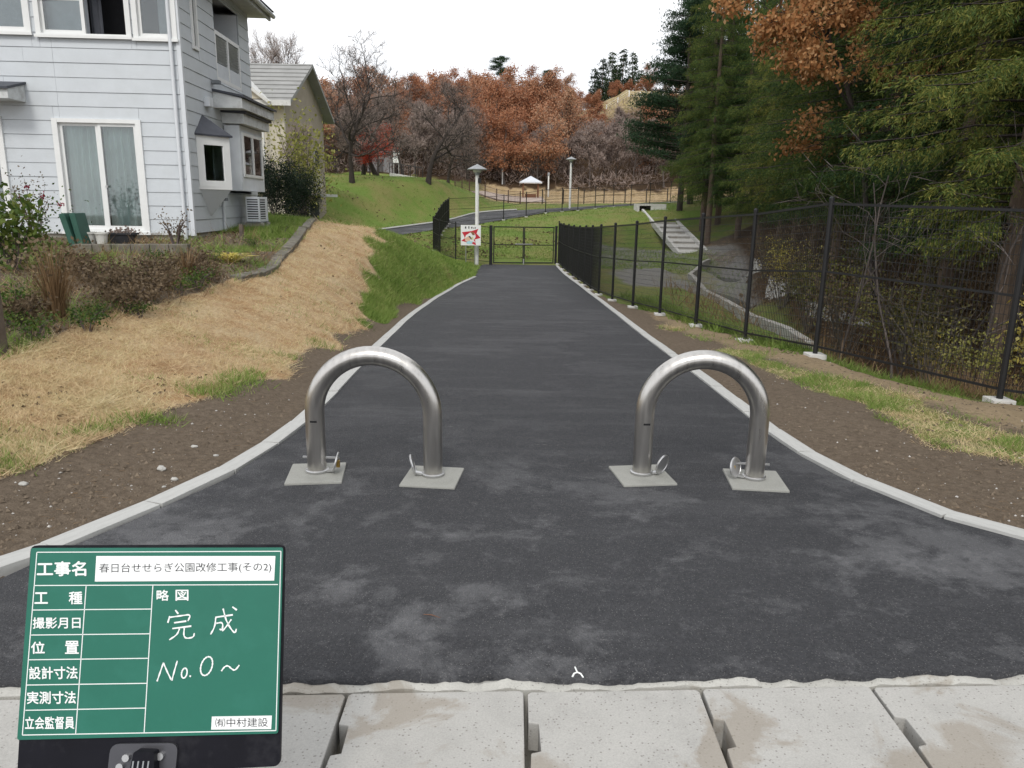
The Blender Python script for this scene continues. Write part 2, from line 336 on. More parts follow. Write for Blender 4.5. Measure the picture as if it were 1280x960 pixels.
LM = dict(
 cedar=leafmat('cedar_foliage', [(.016, .042, .015), (.042, .085, .022), (.12, .15, .03), (.26, .24, .055)], .5, trans=.2),
 cedar_far=leafmat('cedar_far_foliage', [(.014, .03, .018), (.03, .05, .025), (.06, .085, .035)], .3),
 pine=leafmat('pine_needles', [(.014, .035, .018), (.028, .06, .028), (.05, .085, .035)], .2),
 rust=leafmat('rust_oak_leaves', [(.25, .10, .052), (.38, .165, .085), (.46, .235, .135), (.44, .3, .2)], .55),
 orange=leafmat('dry_orange_leaves', [(.22, .085, .032), (.36, .16, .06), (.46, .24, .1), (.48, .31, .16)], .1),
 greytwig=leafmat('grey_twigs', [(.2, .155, .135), (.3, .235, .205), (.39, .32, .285)], .3),
 redmaple=leafmat('maple_leaves', [(.3, .03, .02), (.45, .06, .03), (.5, .12, .05)], .2),
 drygrass=leafmat('dry_lawn_blades', [(.38, .235, .135), (.53, .38, .225), (.66, .52, .315), (.61, .53, .3), (.84, .73, .51)], 0, trans=.2, ns=1.5, ndet=7, iw=.4),
 grass=leafmat('green_lawn_blades', [(.075, .135, .025), (.15, .235, .045), (.25, .335, .085), (.42, .4, .17)], 0, trans=.25, ns=1.1, ndet=7, iw=.45),
 straw=leafmat('straw_stalks', [(.13, .08, .04), (.25, .16, .085), (.38, .27, .15)], .2),
 brownleaf=leafmat('withered_leaves', [(.07, .05, .03), (.14, .1, .06), (.23, .175, .115)], .2),
 darkhedge=leafmat('evergreen_hedge', [(.005, .012, .007), (.010, .022, .011), (.022, .04, .018)], .2, trans=.1),
 shrub=leafmat('garden_leaves', [(.03, .06, .015), (.07, .12, .025), (.16, .19, .04)], .3),
 olive=leafmat('olive_thicket_leaves', [(.05, .055, .018), (.11, .10, .035), (.2, .16, .06)], .4),
 yellow=leafmat('yellow_leaves', [(.36, .27, .05), (.55, .46, .11), (.62, .58, .25)], .2),
 bamboo=leafmat('yellow_green_leaves', [(.12, .14, .025), (.24, .24, .06), (.34, .31, .12)], .2),
 orangegrass=leafmat('orange_tuft', [(.3, .12, .025), (.45, .2, .04), (.52, .3, .09)], .1),
 soil=leafmat('soil_clod', [(.07, .053, .039), (.14, .11, .08), (.21, .165, .12)], 0, .95, 0), grit=leafmat('pale_grit', [(.25, .23, .2), (.42, .4, .37), (.6, .58, .55)], 0, .9, 0),
 rosered=leafmat('rose_petals', [(.2, .01, .03), (.38, .02, .06)], 0),
)

# ------------------------------------------------------------------ terrain
def zp(y): return np.interp(y, [4.5, 6, 9.5, 13.5, 18, 23, 29, 36, 40], [0, -.05, -.24, -.46, -.72, -.95, -1.12, -1.17, -1.1])
LE = np.array([(-5.2, 1.9), (-3.5, 2.2), (-2.65, 2.62), (-2.23, 3.04), (-2.1, 3.37), (-1.94, 3.71), (-1.68, 4.32), (-1.57, 5.22), (-1.57, 6.27), (-1.66, 7.7), (-1.78, 10.34), (-2.0, 15.7), (-2.0, 20.7), (-1.81, 25.8), (-1.42, 29.8)])
RE = np.array([(6.5, 2.3), (4.4, 2.7), (3.2, 3.1), (2.6, 3.56), (2.34, 3.83), (2.22, 4.11), (2.05, 4.47), (1.97, 4.93), (1.93, 5.49), (1.96, 6.56), (2.0, 8.06), (2.02, 9.99), (2.07, 13.08), (2.22, 17.7), (2.27, 23.4), (2.17, 28.7), (2.03, 31.8), (1.97, 36.4)])
def XL(y): return np.interp(y, LE[:, 1], LE[:, 0])
def XR(y): return np.interp(y, RE[:, 1], RE[:, 0])
ST = {
 -6: [(-60, .4), (-8, .25), (-4, .1), (4, 0), (60, .3)], 1.5: [(-60, .6), (-8, .4), (-5, .2), (-3.5, .05), (4, 0), (60, .5)],
 3: [(-60, 1), (-8, .5), (-5, .38), (-3.2, .14), (-2.3, .03), (0, 0), (3, 0.02), (6, 0), (60, .5)],
 6: [(-60, 1), (-8, .62), (-4.2, .36), (-2.9, .13), (-1.6, -.02), (1.9, -.03), (5.6, -.06), (8, -.4), (12, -.3), (60, 3)],
 9.6: [(-60, .9), (-7, .72), (-4.4, .56), (-3.2, .2), (-2.3, -.12), (-1.75, -.2), (2, -.21), (3.9, -.26), (4.8, -.55), (7, -.85), (10, -.6), (16, .4), (60, 5)],
 14: [(-60, .9), (-5.5, .82), (-4.3, .74), (-3.2, .25), (-2.5, -.3), (-1.95, -.46), (2.1, -.47), (3.3, -.5), (4.8, -.75), (5.2, -.8), (5.9, -1.7), (6.5, -1.7), (7.6, -.6), (10.5, -.3), (16, .8), (60, 6)],
 21: [(-60, 1.1), (-8, 1.1), (-5.5, 1.08), (-4, .95), (-3.3, .7), (-2.5, -.3), (-2.05, -.84), (2.2, -.86), (2.6, -.87), (5.6, -.95), (6.3, -2), (7.0, -2), (8.2, -.6), (11, -.1), (16, 1), (60, 7)],
 28: [(-60, 1.4), (-9, 1.15), (-6.5, .85), (-4.5, .4), (-3, -.15), (-2, -.85), (-1.5, -1.08), (2.2, -1.08), (6.5, -1.0), (7.1, -2.1), (8.2, -2.1), (9.6, -.5), (12, 0), (17, 1), (60, 7)],
 36: [(-60, 2), (-14, 1.3), (-10, .5), (-7, -.2), (-4.5, -.8), (-3, -1.05), (2, -1.15), (8.6, -1.05), (9.3, -2), (10.6, -2), (12.2, -.3), (18, 1.2), (60, 8)],
 42: [(-60, 2.5), (-16, 1.8), (-11, .3), (-8, -.35), (-4.6, -.95), (-1, -.65), (2, -.65), (5, -1), (10, -1), (12, -.5), (15, .6), (60, 8)],
 48: [(-60, 3), (-16, 2.6), (-11, .9), (-7.5, -.1), (-5, -.45), (0, .05), (4, -.2), (6, -.8), (10, -.9), (12.5, -.4), (15, .8), (60, 8)],
 55: [(-60, 4), (-16, 3.3), (-9, 1.7), (-6.2, .4), (-4, .1), (0, .65), (5, .95), (9, 1.2), (13, 1.5), (18, 2.2), (60, 8)],
 61: [(-60, 4), (-16, 3.75), (-6, 3.5), (-3.4, 2.3), (-2.2, 1.3), (0, 1.15), (6, 1.3), (12, 1.9), (20, 2.6), (60, 8)],
 75: [(-60, 4), (-16, 4), (-8, 3.8), (-5, 2.9), (-2, 1.95), (0, 1.75), (12, 1.9), (20, 2.4), (60, 8)],
 90: [(-80, 5), (-15, 4.6), (-5, 3.3), (0, 2.6), (12, 2.6), (40, 3.0), (80, 10)], 105: [(-90, 6), (-20, 5.5), (0, 5), (15, 4.6), (30, 6), (90, 14)],
 140: [(-120, 8), (-60, 9), (-45, 12), (-20, 16), (0, 16), (13, 18), (19, 21.3), (26, 21), (34, 20), (60, 24), (120, 24)],
 180: [(-120, 8), (-60, 9), (-45, 12), (0, 15), (20, 18), (60, 20), (120, 22)], 900: [(-900, 10), (900, 10)]}
SY = np.array(sorted(ST)); 
FAR = np.array([(-11.5, 36.5, -.5, 1.5), (-9.6, 42, -.45, 1.5), (-7.3, 48.5, -.15, 1.5), (-3.8, 56.5, .25, 1.7), (-.5, 61, .95, 3.0), (4, 64.8, 1.3, 2.2), (10, 68.5, 1.75, 1.7), (16.5, 70.5, 2.2, 1.6), (26, 72, 2.8, 1.6)])
def seg_near(P, x, y):
    """nearest point on a polyline: distance, z, half width"""
    best = np.full(x.shape, 1e9); bz = np.zeros(x.shape); bw = np.zeros(x.shape)
    for a, b in zip(P[:-1], P[1:]):
        d = b[:2]-a[:2]; t = np.clip(((x-a[0])*d[0]+(y-a[1])*d[1])/(d@d), 0, 1)
        dd = np.hypot(x-a[0]-t*d[0], y-a[1]-t*d[1]); k = dd < best
        best = np.where(k, dd, best); bz = np.where(k, a[2]+t*(b[2]-a[2]), bz); bw = np.where(k, a[3]+t*(b[3]-a[3]), bw)
    return best, bz, bw
def terrain(x, y, under=False):
    x = np.atleast_1d(np.asarray(x, float)); y = np.atleast_1d(np.asarray(y, float)); x, y = np.broadcast_arrays(x, y)
    i = np.clip(np.searchsorted(SY, y)-1, 0, len(SY)-2); z = np.zeros(x.shape)
    for k in range(len(SY)-1):
        s = i == k
        if not s.any(): continue
        a = np.array(ST[SY[k]]); b = np.array(ST[SY[k+1]]); t = np.clip((y[s]-SY[k])/(SY[k+1]-SY[k]), 0, 1); t = t*.5+t*t*(3-2*t)*.5
        z[s] = np.interp(x[s], a[:, 0], a[:, 1])*(1-t) + np.interp(x[s], b[:, 0], b[:, 1])*t
    d, fz, fw = seg_near(FAR, x, y); w = 1-sstep(0, 4.5, d-fw-.15); z = z*(1-w)+fz*w
    if under: z = np.where(d < fw, z-.08, z)
    out = np.maximum(XL(y)-x, x-XR(y)); inp = (y < 36.5)
    w = np.where(inp, 1-sstep(.12, .7, out), 0); z = z*(1-w)+zp(y)*w
    rough = np.where(out > .15, np.clip(out-.15, 0, 1), 0)*np.where(y < 90, 1, 6)
    z = z + rough*((vnoise(x*3, y*3, 1)-.5)*.035 + (vnoise(x*.8, y*.8, 2)-.5)*.1 + (vnoise(x*9, y*9, 3)-.5)*.022)
    if under: z = np.where(inp & (out < .06), zp(y)-.09, z)
    if under: z = np.where((y < 2.5+.05*x) & (np.abs(x) < 4.6) & (y > 1.3), -.5, z)
    return z
def gz(x, y): return float(terrain(x, y)[0])
def on_ground(px, py, dmax=160):
    r = ray(px, py); t = np.concatenate([np.linspace(1.5, 40, 4000), np.linspace(40, dmax, 4000)]); P = CAM+t[:, None]*r
    k = int(np.argmax(P[:, 2] < terrain(P[:, 0], P[:, 1]))); return P[k]
GARDEN = np.array([(-6.0, 3.0), (-4.3, 5.6), (-4.12, 7.5), (-4.05, 10), (-3.95, 12.2), (-4.4, 15.5), (-5.2, 19.5), (-6.3, 25)])   # edging between garden and lawn
def XG(y): return np.interp(y, GARDEN[:, 1], GARDEN[:, 0])
FENCE = [(8.6, 4.6), (6.4, 5.7), (5.02, 7.6), (3.92, 9.69), (3.6, 11.65), (3.32, 13.7), (3.06, 15.8), (2.82, 17.9), (2.6, 20.0), (2.46, 22.0), (2.42, 24.0), (2.4, 26.0), (2.36, 28.0), (2.3, 30.0), (2.24, 32.0), (2.16, 34.0), (2.1, 36.5)]
def XF(y):
    F = np.array(FENCE); return np.interp(y, F[:, 1], F[:, 0])
def zones(x, y):
    x = np.asarray(x, float); y = np.asarray(y, float); z = {}
    dL = XL(y)-x; dR = x-XR(y); nz = (vnoise(x*1.7, y*1.7, 11)-.5)
    wd = np.interp(y, [2, 3, 4.2, 5.5, 7, 11.5, 16, 20, 29], [1.0, 1.0, 1.12, .92, .62, .45, .28, .2, .1])
    left = (dL > 0) & (y < 36.5)
    gb = np.interp(y, [10, 12, 15, 18, 21, 24, 26], [-1, .55, 1.0, 1.35, 1.7, 2.6, 9])
    garden = left & (x < XG(y)) & (y < 25)
    past = sstep(-.12, .12, dL-wd+nz*.35)
    isg = sstep(-.25, .25, gb-dL+nz*.8)
    z['dry'] = np.where(left & ~garden, past*(1-isg), 0); z['green'] = np.where(left & ~garden, past*isg, 0)
    z['green'] = np.where(garden, .2+.45*sstep(14, 18, y)+nz*.5, z['green'])
    z['dry'] = np.where(garden, .1, z['dry'])
    # right verge
    right = (dR > 0) & (y < 36.5) & (x < XF(y))
    g1 = np.interp(y, [4, 5, 6, 8, 10, 13], [1.4, 1.2, 1.1, .9, .8, .6]); g2 = np.interp(y, [4, 5, 6, 8, 10, 13], [2.6, 2.5, 2.1, 1.6, 1.2, .8])
    ing = sstep(-.15, .15, dR-g1+nz*.4)*sstep(-.2, .2, g2-dR+nz*.7)
    z['green'] = np.where(right, ing*(.45+.6*vnoise(x*1.6, y*1.6, 15))*(1-.6*sstep(11, 15, y)), z['green']); z['dry'] = np.where(right, ing*.5, z['dry'])
    z['sand'] = np.where(right, sstep(-.2, .4, dR-g2+.2)*.75, 0.0)
    beyond = (x >= XF(y)) & (y < 48)
    z['litter'] = np.where(beyond, .3+.7*sstep(0, 2.5, x-XF(y)-np.interp(y, [10, 14, 20], [0, 1, 3.2])), 0.0)
    z['green'] = np.where(beyond, np.where(y < 14, .5*sstep(1.6, .2, x-XF(y)), .66*sstep(11.5, 10, x)), z['green'])
    z['dry'] = np.where(beyond & (y > 14), .35, z['dry'])
    grv = beyond & (y > 23); z['gravel'] = np.where(grv, (.35+.55*vnoise(x*.7, y*.35, 19))*sstep(3.2, 4.4, x)*sstep(24, 27, y)*sstep(49, 45.5, y+.4*(x-7)), 0.0)
    z['litter'] = np.where(beyond & (y > 14), sstep(-.6, .8, x-np.interp(y, [14, 28, 36, 48], [6.4, 8.6, 11, 13.2])), z['litter'])
    far = (y >= 36.5) & ~((x >= XF(np.minimum(y, 36.5))) & (y < 48))
    z['green'] = np.where(far, .85-.5*sstep(66, 76, y)*sstep(-6, -3, x), z['green']); z['dry'] = np.where(far, .75*sstep(68, 76, y)*sstep(-6, -3, x), z['dry'])
    rt = sstep(0, 3, x-np.interp(y, [36, 48, 60, 72, 90], [12, 13.5, 15.5, 21, 40])); z['litter'] = np.where(far, rt, z['litter'])
    hill = sstep(94, 99, y+nz*4)*(1-sstep(-1.4, .5, 1-np.hypot((x-20.5)/9, (y-139)/7))*1.0)
    z['litter'] = np.maximum(z['litter'], hill); z['dry'] = np.where(y > 115, .6, z['dry']); z['green'] = np.where(y > 115, .42, z['green'])
    return z
def axis(lo, hi, fine_lo, fine_hi, step, growth, mx):
    a = list(np.arange(fine_lo, fine_hi, step)); s = step
    while a[-1] < hi: s = min(s*growth, mx if a[-1] < 160 else 60); a.append(a[-1]+s)
    s = step; b = [fine_lo]
    while b[-1] > lo: s = min(s*growth, mx if b[-1] > -100 else 60); b.append(b[-1]-s)
    return np.array(b[::-1][:-1]+a)
def build_ground():
    xs = axis(-700, 700, -5.2, 7.2, .1, 1.06, 3.0); ys = axis(-30, 900, 2.2, 13, .1, 1.03, 2.0)
    X, Y = np.meshgrid(xs, ys); Z = terrain(X.ravel(), Y.ravel(), True)
    v = np.stack([X.ravel(), Y.ravel(), Z], 1); nx, ny = len(xs), len(ys)
    i = np.arange(nx*ny).reshape(ny, nx); f = np.stack([i[:-1, :-1], i[:-1, 1:], i[1:, 1:], i[1:, :-1]], -1).reshape(-1, 4)
    me = bpy.data.meshes.new('ground'); me.vertices.add(len(v)); me.vertices.foreach_set('co', v.astype(np.float32).ravel())
    me.loops.add(f.size); me.loops.foreach_set('vertex_index', f.astype(np.int32).ravel()); me.polygons.add(len(f)); me.polygons.foreach_set('loop_start', np.arange(0, f.size, 4, dtype=np.int32)); me.update(calc_edges=True)
    z = zones(v[:, 0], v[:, 1]); o = np.ones(len(v))
    for nm, chs in (('mA', ('dry', 'green', 'gravel')), ('mB', ('litter', 'sand', None))):
        at_ = me.color_attributes.new(nm, 'FLOAT_COLOR', 'POINT')
        c = np.stack([np.clip(z[k], 0, 1) if k else 0*o for k in chs]+[o], 1).astype(np.float32); at_.data.foreach_set('color', c.ravel())
    tag(link_mesh('ground', me, M['ground'], smooth=True), kind='structure', label='soil, lawn and grass banks around the paved path')
build_ground()

def sheet(name, rows, m, kind='structure', label=None):
    rows = np.array(rows); a, b = rows.shape[:2]; i = np.arange(a*b).reshape(a, b)
    f = np.stack([i[:-1, :-1], i[:-1, 1:], i[1:, 1:], i[1:, :-1]], -1).reshape(-1, 4)
    me = bpy.data.meshes.new(name); me.from_pydata(rows.reshape(-1, 3).tolist(), [], f.tolist()); me.update()
    return tag(link_mesh(name, me, m, smooth=True), kind=kind, label=label)
# asphalt path
rows = []
for yk in np.concatenate([np.arange(2.358, 5, .08), np.arange(5, 36.9, .3)]):
    w = max(0, 1-(yk-2.33)/2.6); xl, xr = (XL(yk), XR(yk)); 
    if yk > 29.8: xl = np.interp(yk, [29.8, 31.5, 33.5, 37], [-1.42, -1.9, -2.6, -2.9])
    r_ = []
    for s in np.linspace(0, 1, 161):
        x = xl+(xr-xl)*s; jag = .034*(vnoise(x*13, 0, 5)-.5)+.03*(vnoise(x*4, 3, 6)-.5)+.014*(vnoise(x*37, 3, 6)-.5) if yk < 2.37 else 0
        y = yk+w*.05*x+float(jag); r_.append((x, y, float(zp(y))+.004*math.sin(s*math.pi)))
    rows.append(r_)
rows.insert(0, [(x, y-.004, z-.07) for x, y, z in rows[0]])
sheet('asphalt_path', rows, M['asphalt'], label='dark new asphalt path running down to the gate')
# far path
rows = []
tt = np.linspace(0, len(FAR)-1, 70)
cx = np.stack([np.interp(tt, np.arange(len(FAR)), FAR[:, k]) for k in range(4)], 1)
ker = np.ones(5)/5
for k in range(4): cx[2:-2, k] = np.convolve(cx[:, k], ker, 'valid')
tg = np.gradient(cx[:, :2], axis=0); tg /= np.linalg.norm(tg, axis=1)[:, None]; nn = np.stack([-tg[:, 1], tg[:, 0]], 1)
for c, n_ in zip(cx, nn):
    rows.append([(c[0]+n_[0]*s*c[3], c[1]+n_[1]*s*c[3], c[2]+.01) for s in np.linspace(-1, 1, 7)])
sheet('park_road', rows, M['asphalt2'], label='grey asphalt park road beyond the gate')

# kerb blocks
def resample(P, step):
    P = np.array(P, float); s = np.concatenate([[0], np.cumsum(np.linalg.norm(np.diff(P, axis=0), axis=1))])
    q = np.arange(0, s[-1]+1e-6, step); return np.stack([np.interp(q, s, P[:, k]) for k in range(P.shape[1])], 1)
def smooth_poly(P, it=2):
    P = np.array(P, float)
    for _ in range(it):
        Q = [P[0]]
        for a, b in zip(P[:-1], P[1:]): Q += [a*.75+b*.25, a*.25+b*.75]
        P = np.array(Q+[P[-1]])
    return P
BLOCK = MB().bb(-.5, .5, -.5, .5, -1, 0)
def kerb(name, P, side, label, zf=zp, step=.6, width=.12):
    root = empty(name, (P[0][0], P[0][1], 0)); tag(root, label, kind='structure'); q = resample(P, step); me = None
    for k, (a, b) in enumerate(zip(q[:-1], q[1:])):
        d = b-a; L = np.linalg.norm(d); d = d/L; n = np.array([-d[1], d[0]])*side
        c = (a+b)/2+n*width/2
        za, zb = float(zf(a[1])), float(zf(b[1]))
        o = None
        if me is None:
            o = BLOCK.build('kerb_block', M['kerb'], root); me = o.data
            bm = bmesh.new(); bm.from_mesh(me); bmesh.ops.scale(bm, vec=(1, 1, 1), verts=bm.verts); bm.to_mesh(me); bm.free()
        else:
            o = bpy.data.objects.new('kerb_block', me); COL.objects.link(o); o.parent = root
        top = .014+random.uniform(-.003, .004)
        o.location = (c[0]-P[0][0], c[1]-P[0][1], (za+zb)/2+top)
        o.rotation_euler = (0, -math.atan2(zb-za, L), math.atan2(d[1], d[0])+random.uniform(-.006, .006)); o.scale = (L-.013+random.uniform(-.003, .0), width, .12)
    return root
kerb('kerb_left', smooth_poly(LE[1:]), 1, 'pale concrete kerb edging along the left side of the path')
kerb('kerb_right', smooth_poly(RE[1:]), -1, 'pale concrete kerb edging along the right side of the path')
kerb('kerb_gate', [(-1.62, 30.2), (-1.9, 31.6), (-2.4, 32.6)], 1, 'short kerb curling away by the sign')
fk = np.stack([cx[:, 0]+nn[:, 0]*(cx[:, 3]+.05), cx[:, 1]+nn[:, 1]*(cx[:, 3]+.05), cx[:, 2]+.06], 1)
b = MB(); b.tube(fk[6:40], .07, 4); tag(b.build('kerb_park_road', M['kerb']), 'thin pale kerb along the far park road', kind='structure')

# gutter with lids
def gutter():
    root = empty('gutter', (0, 2.1, 0)); tag(root, 'concrete roadside gutter with lids in front of the path', kind='structure'); O = (0, 2.1, 0)
    sl_ = .05
    def fr(x, off): return off+sl_*x
    # wall top strip, rough edged
    xs = np.arange(-4.2, 4.21, .02); vs = []; f = []
    for i, x in enumerate(xs):
        j = .014*(vnoise(x*9, 1, 8)-.5)+.02*(vnoise(x*31, 1, 9)-.5); zz = -.014+.014*float(vnoise(x*16, 2, 4))-.008*float(vnoise(x*5, 7, 4) > .72)
        vs += [(x, fr(x, 2.305), -.45), (x, fr(x, 2.305)+float(j)*.5, zz), (x, fr(x, 2.352)+float(j), zz-.003+.006*float(vnoise(x*40, 5, 4))), (x, fr(x, 2.40), -.03)]
        if i: b0 = 4*i; f += [(b0-4+k, b0+k, b0+k+1, b0+k-3) for k in range(3)]
    MB().add(vs, f).build('gutter_wall_top', M['rim'], root, O)
    MB().bb(-4.2, 4.2, 1.55, 1.62, -.45, -.02).bb(-4.2, 4.2, 1.5, 2.6, -.47, -.42).build('gutter_trough', M['conc'], root, O)
    for k in range(-6, 6):
        x0 = .066+.605*k+.005; x1 = x0+.594-random.uniform(0, .004); y1a, y1b = fr(x0, 2.288), fr(x1, 2.288); y0a, y0b = fr(x0, 1.86), fr(x1, 1.86)
        n0, n1 = y0a+.13, y0a+.265
        poly = [(x0, y0a), (x1, y0b), (x1, y1b-.012), (x1-.012, y1b), (x0+.012, y1a), (x0, y1a-.012), (x0, n1+.006), (x0+.033, n1), (x0+.037, n0+.01), (x0+.006, n0)]
        MB().prism(poly, -.11, random.uniform(-.006, .002)).build('gutter_lid', M['lid'], root, O, bevel=.004)
gutter()
b = MB(); b.bb(-9, 9, -8, 1.5, -.2, -.008); tag(b.build('road', M['asphalt2']), 'road asphalt where the camera stands', kind='structure')

# ------------------------------------------------------------------ arch bollards
def bollard(A, B, label, flip):
    A = np.array([*A, 0.]); B = np.array([*B, 0.]); c = (A+B)/2; root = empty('arch_bollard', c); tag(root, label, 'bollard', 'steel arch bollards across the path mouth')
    d = (B-A); w = np.linalg.norm(d)/2; d = d/np.linalg.norm(d); r = .0572; top = .80-r; h = top-w*1.0
    pts = [A+(0, 0, -.03), A+(0, 0, h*.5), A+(0, 0, h)]
    for k in range(1, 28):
        a = math.pi*k/28; pts.append(c+d*(-w*math.cos(a))+np.array((0, 0, h+w*math.sin(a))))
    pts += [B+(0, 0, h), B+(0, 0, h*.5), B+(0, 0, -.03)]
    MB().tube(pts, r, 28).build('arch_tube', M['steel'], root, c, smooth=True)
    for P, s in ((A, 1), (B, -1)):
        rot = R(random.uniform(-3, 3))+(R(6) if s > 0 else R(-3)); ca, sa = math.cos(rot), math.sin(rot); rm = [[ca, -sa, 0], [sa, ca, 0], [0, 0, 1]]
        MB().box(P+(0.0, -.02, -.035), (.33, .35, .1), rm).build('concrete_pad', M['pad'], root, c, bevel=.006)
        MB().lathe([(.064, .005), (.070, .016), (.070, .022), (.063, .026), (.058, .022)], P+(0, 0, .008), 24).build('socket_collar', M['galv'], root, c, smooth=True)
        # hinged socket cover standing up beside the leg
        dirn = d*s; hp = P+dirn*.105+np.array((0, -.015, .03)); up = np.array((0, 0, 1.))*math.cos(R(16))+dirn*math.sin(R(16)); ax = up
        u = np.cross(ax, dirn); u /= np.linalg.norm(u); u = u*.55+dirn*.45*(1 if flip else -.2); u -= (u@ax)*ax; u /= np.linalg.norm(u); nrm = np.cross(u, ax)
        cc = hp+ax*.055; ring = [cc+.058*(math.cos(t)*u+math.sin(t)*ax) for t in np.linspace(0, 2*math.pi, 25)]
        lid = MB().tube(ring, .0065, 6, False); n0 = len(lid.v)
        f0 = [cc+nrm*.003+.055*(math.cos(t)*u+math.sin(t)*ax) for t in np.linspace(0, 2*math.pi, 24, endpoint=False)]; f1 = [p-nrm*.006 for p in f0]
        lid.add(f0+f1, [tuple(range(24)), tuple(range(47, 23, -1))]+[(k, (k+1) % 24, 24+(k+1) % 24, 24+k) for k in range(24)])
        lo = lid.build('socket_cover', M['galv'], root, c, smooth=True)
        MB().bar(P+dirn*.05+np.array((0, -.01, .022)), hp+ax*.004, .03, .012).build('hinge', M['galv'], lo, c)
    L_ = A if not flip else B; s = 1 if not flip else -1
    MB().box(L_+d*s*.135+np.array((0, -.02, .075)), (.022, .02, .045)).build('padlock', M['brass'], root, c, bevel=.004)
    MB().bar(L_-d*s*.085+np.array((0, 0, .105)), L_+d*s*.14+np.array((0, 0, .105)), .01).build('lock_pin', M['galv'], root, c)
    MB().box(A+np.array((.005, -.0575, .345)), (.04, .003, .012)).build('maker_plate', M['black'], root, c)
bollard((-1.18, 4.39), (-.47, 4.36), 'brushed steel arch bollard on the left, nearer the green board', False)
bollard((.81, 4.45), (1.49, 4.40), 'brushed steel arch bollard on the right, before the fence corner', True)

# ------------------------------------------------------------------ fences
def fence(name, posts, label, H=2.0, post=.032, pad=True, wires=True, vstep=.047, hstep=.1, wr=.0033, m='black', cat='fence', z=None):
    P = [np.array((x, y, gz(x, y) if z is None else z[k])) for k, (x, y) in enumerate(posts)]
    O = P[0].copy(); root = empty(name, O); tag(root, label, cat)
    for p in P:
        MB().tube([p-(0, 0, .1), p+(0, 0, H-.03)], post, 8).lathe([(post*1.15, 0), (post*1.15, .03), (post*.5, .05)], p+(0, 0, H-.03), 8).build('post', M[m], root, O)
        if pad: MB().box(p+(0, 0, .0), (.22, .22, .09), frame_rot(p)).build('footing_block', M['cwhite'], root, O, bevel=.006)
    for a, b in zip(P[:-1], P[1:]):
        d = b-a; L = np.linalg.norm(d[:2])
        for nm, hh, th in (('top_rail', H-.07, .028), ('middle_rail', H*.55, .024), ('bottom_rail', .14, .024)):
            MB().bar(a+(0, 0, hh), b+(0, 0, hh), th).build(nm, M[m], root, O)
        if wires:
            mb = MB(); n = max(2, int(L/vstep))
            for k in range(1, n):
                q = a+d*k/n; mb.tube([q+(0, 0, .08), q+(0, 0, H-.04)], wr, 3, False)
            hh = .2
            while hh < H-.1: mb.tube([a+(0, 0, hh), b+(0, 0, hh)], wr, 3, False); hh += hstep
            mb.build('wire_mesh_panel', M[m], root, O)
    return root
def frame_rot(p):
    a = random.uniform(-.12, .12); return [[math.cos(a), -math.sin(a), 0], [math.sin(a), math.cos(a), 0], [0, 0, 1]]
fence('mesh_fence', FENCE, 'black wire mesh fence along the right side of the path')
gate_l, gate_r = np.array((-1.08, 36.2)), np.array((1.98, 36.7))
fence('mesh_fence', [(-1.14, 36.2), (-2.75, 36.2), (-3.7, 38.4), (-4.3, 41.0)], 'short black mesh fence between gate and far fence, behind the warning sign', H=1.8, z=None, pad=False)
left = [(-4.3, 41.0)]+[(-4.3-.05*k, 41+2*k) for k in range(1, 8)]
edge = np.stack([cx[:, 0]-nn[:, 0]*(cx[:, 3]+.35), cx[:, 1]-nn[:, 1]*(cx[:, 3]+.35)], 1)
edge = edge[(edge[:, 1] > 57)]; edge = np.concatenate([[(-4.5, 55.2)], edge[edge[:, 0] > -3.6]])
far_posts = [tuple(p) for p in left]+[tuple(p) for p in resample(edge, 2.0)[1:]]
far_posts = [p for p in far_posts if p[0] < 25]
fence('mesh_fence', far_posts, 'long black mesh fence following the far park road', H=1.8, vstep=.06, hstep=.2)
fence('railing_fence', [(x, y) for x, y in resample([(2.5, 72), (9, 75), (17, 77), (30, 79)], 2.2)], 'dark post and rail fence round the lower park lawn, behind the tall lamp', H=1.3, post=.05, pad=False, vstep=.12, hstep=.6, wr=.008)
fence('railing_fence', [(x, y) for x, y in resample([(-6, 78), (-3, 74), (1, 71.5)], 1.3)], 'brown barred railing by the pink plaza left of the pavilion', H=1.15, post=.05, pad=False, vstep=.13, hstep=2, wr=.014, m='rail_brown')
def gate():
    O = np.array((*((gate_l+gate_r)/2), -1.17)); root = empty('double_gate', O); tag(root, 'black double leaf mesh gate closing the end of the path', 'gate')
    a = np.array((*gate_l, -1.17)); b = np.array((*gate_r, -1.17)); d = (b-a)/np.linalg.norm(b-a); H = 1.78; mid = (a+b)/2
    for p in (a, b): MB().bar(p-(0, 0, .1), p+(0, 0, H+.04), .11).build('gate_post', M['black'], root, O)
    for s, e in ((a+d*.12, mid-d*.03), (mid+d*.03, b-d*.12)):
        f = MB(); up = lambda p, h: p+np.array((0, 0, h))
        f.bar(up(s, .08), up(s, H), .05).bar(up(e, .08), up(e, H), .05).bar(up(s, .1), up(e, .1), .05).bar(up(s, H-.025), up(e, H-.025), .05).bar(up(s, .93), up(e, .93), .04)
        lf = f.build('gate_leaf', M['black'], root, O); w = MB(); n = 26
        for k in range(1, n): w.tube([up(s+(e-s)*k/n, .1), up(s+(e-s)*k/n, H)], .002, 3, False)
        for hh in np.arange(.3, H-.1, .25): w.tube([up(s, hh), up(e, hh)], .002, 3, False)
        w.build('wire_mesh_panel', M['black'], lf, O)
    MB().bar(mid-d*.42+(0, -.04, .97), mid+d*.42+(0, -.04, .97), .05).build('slide_bolt', M['galv'], root, O)
    MB().bar(mid+(0, -.03, .0), mid+(0, -.03, .28), .05).build('drop_bolt', M['galv'], root, O)
gate()
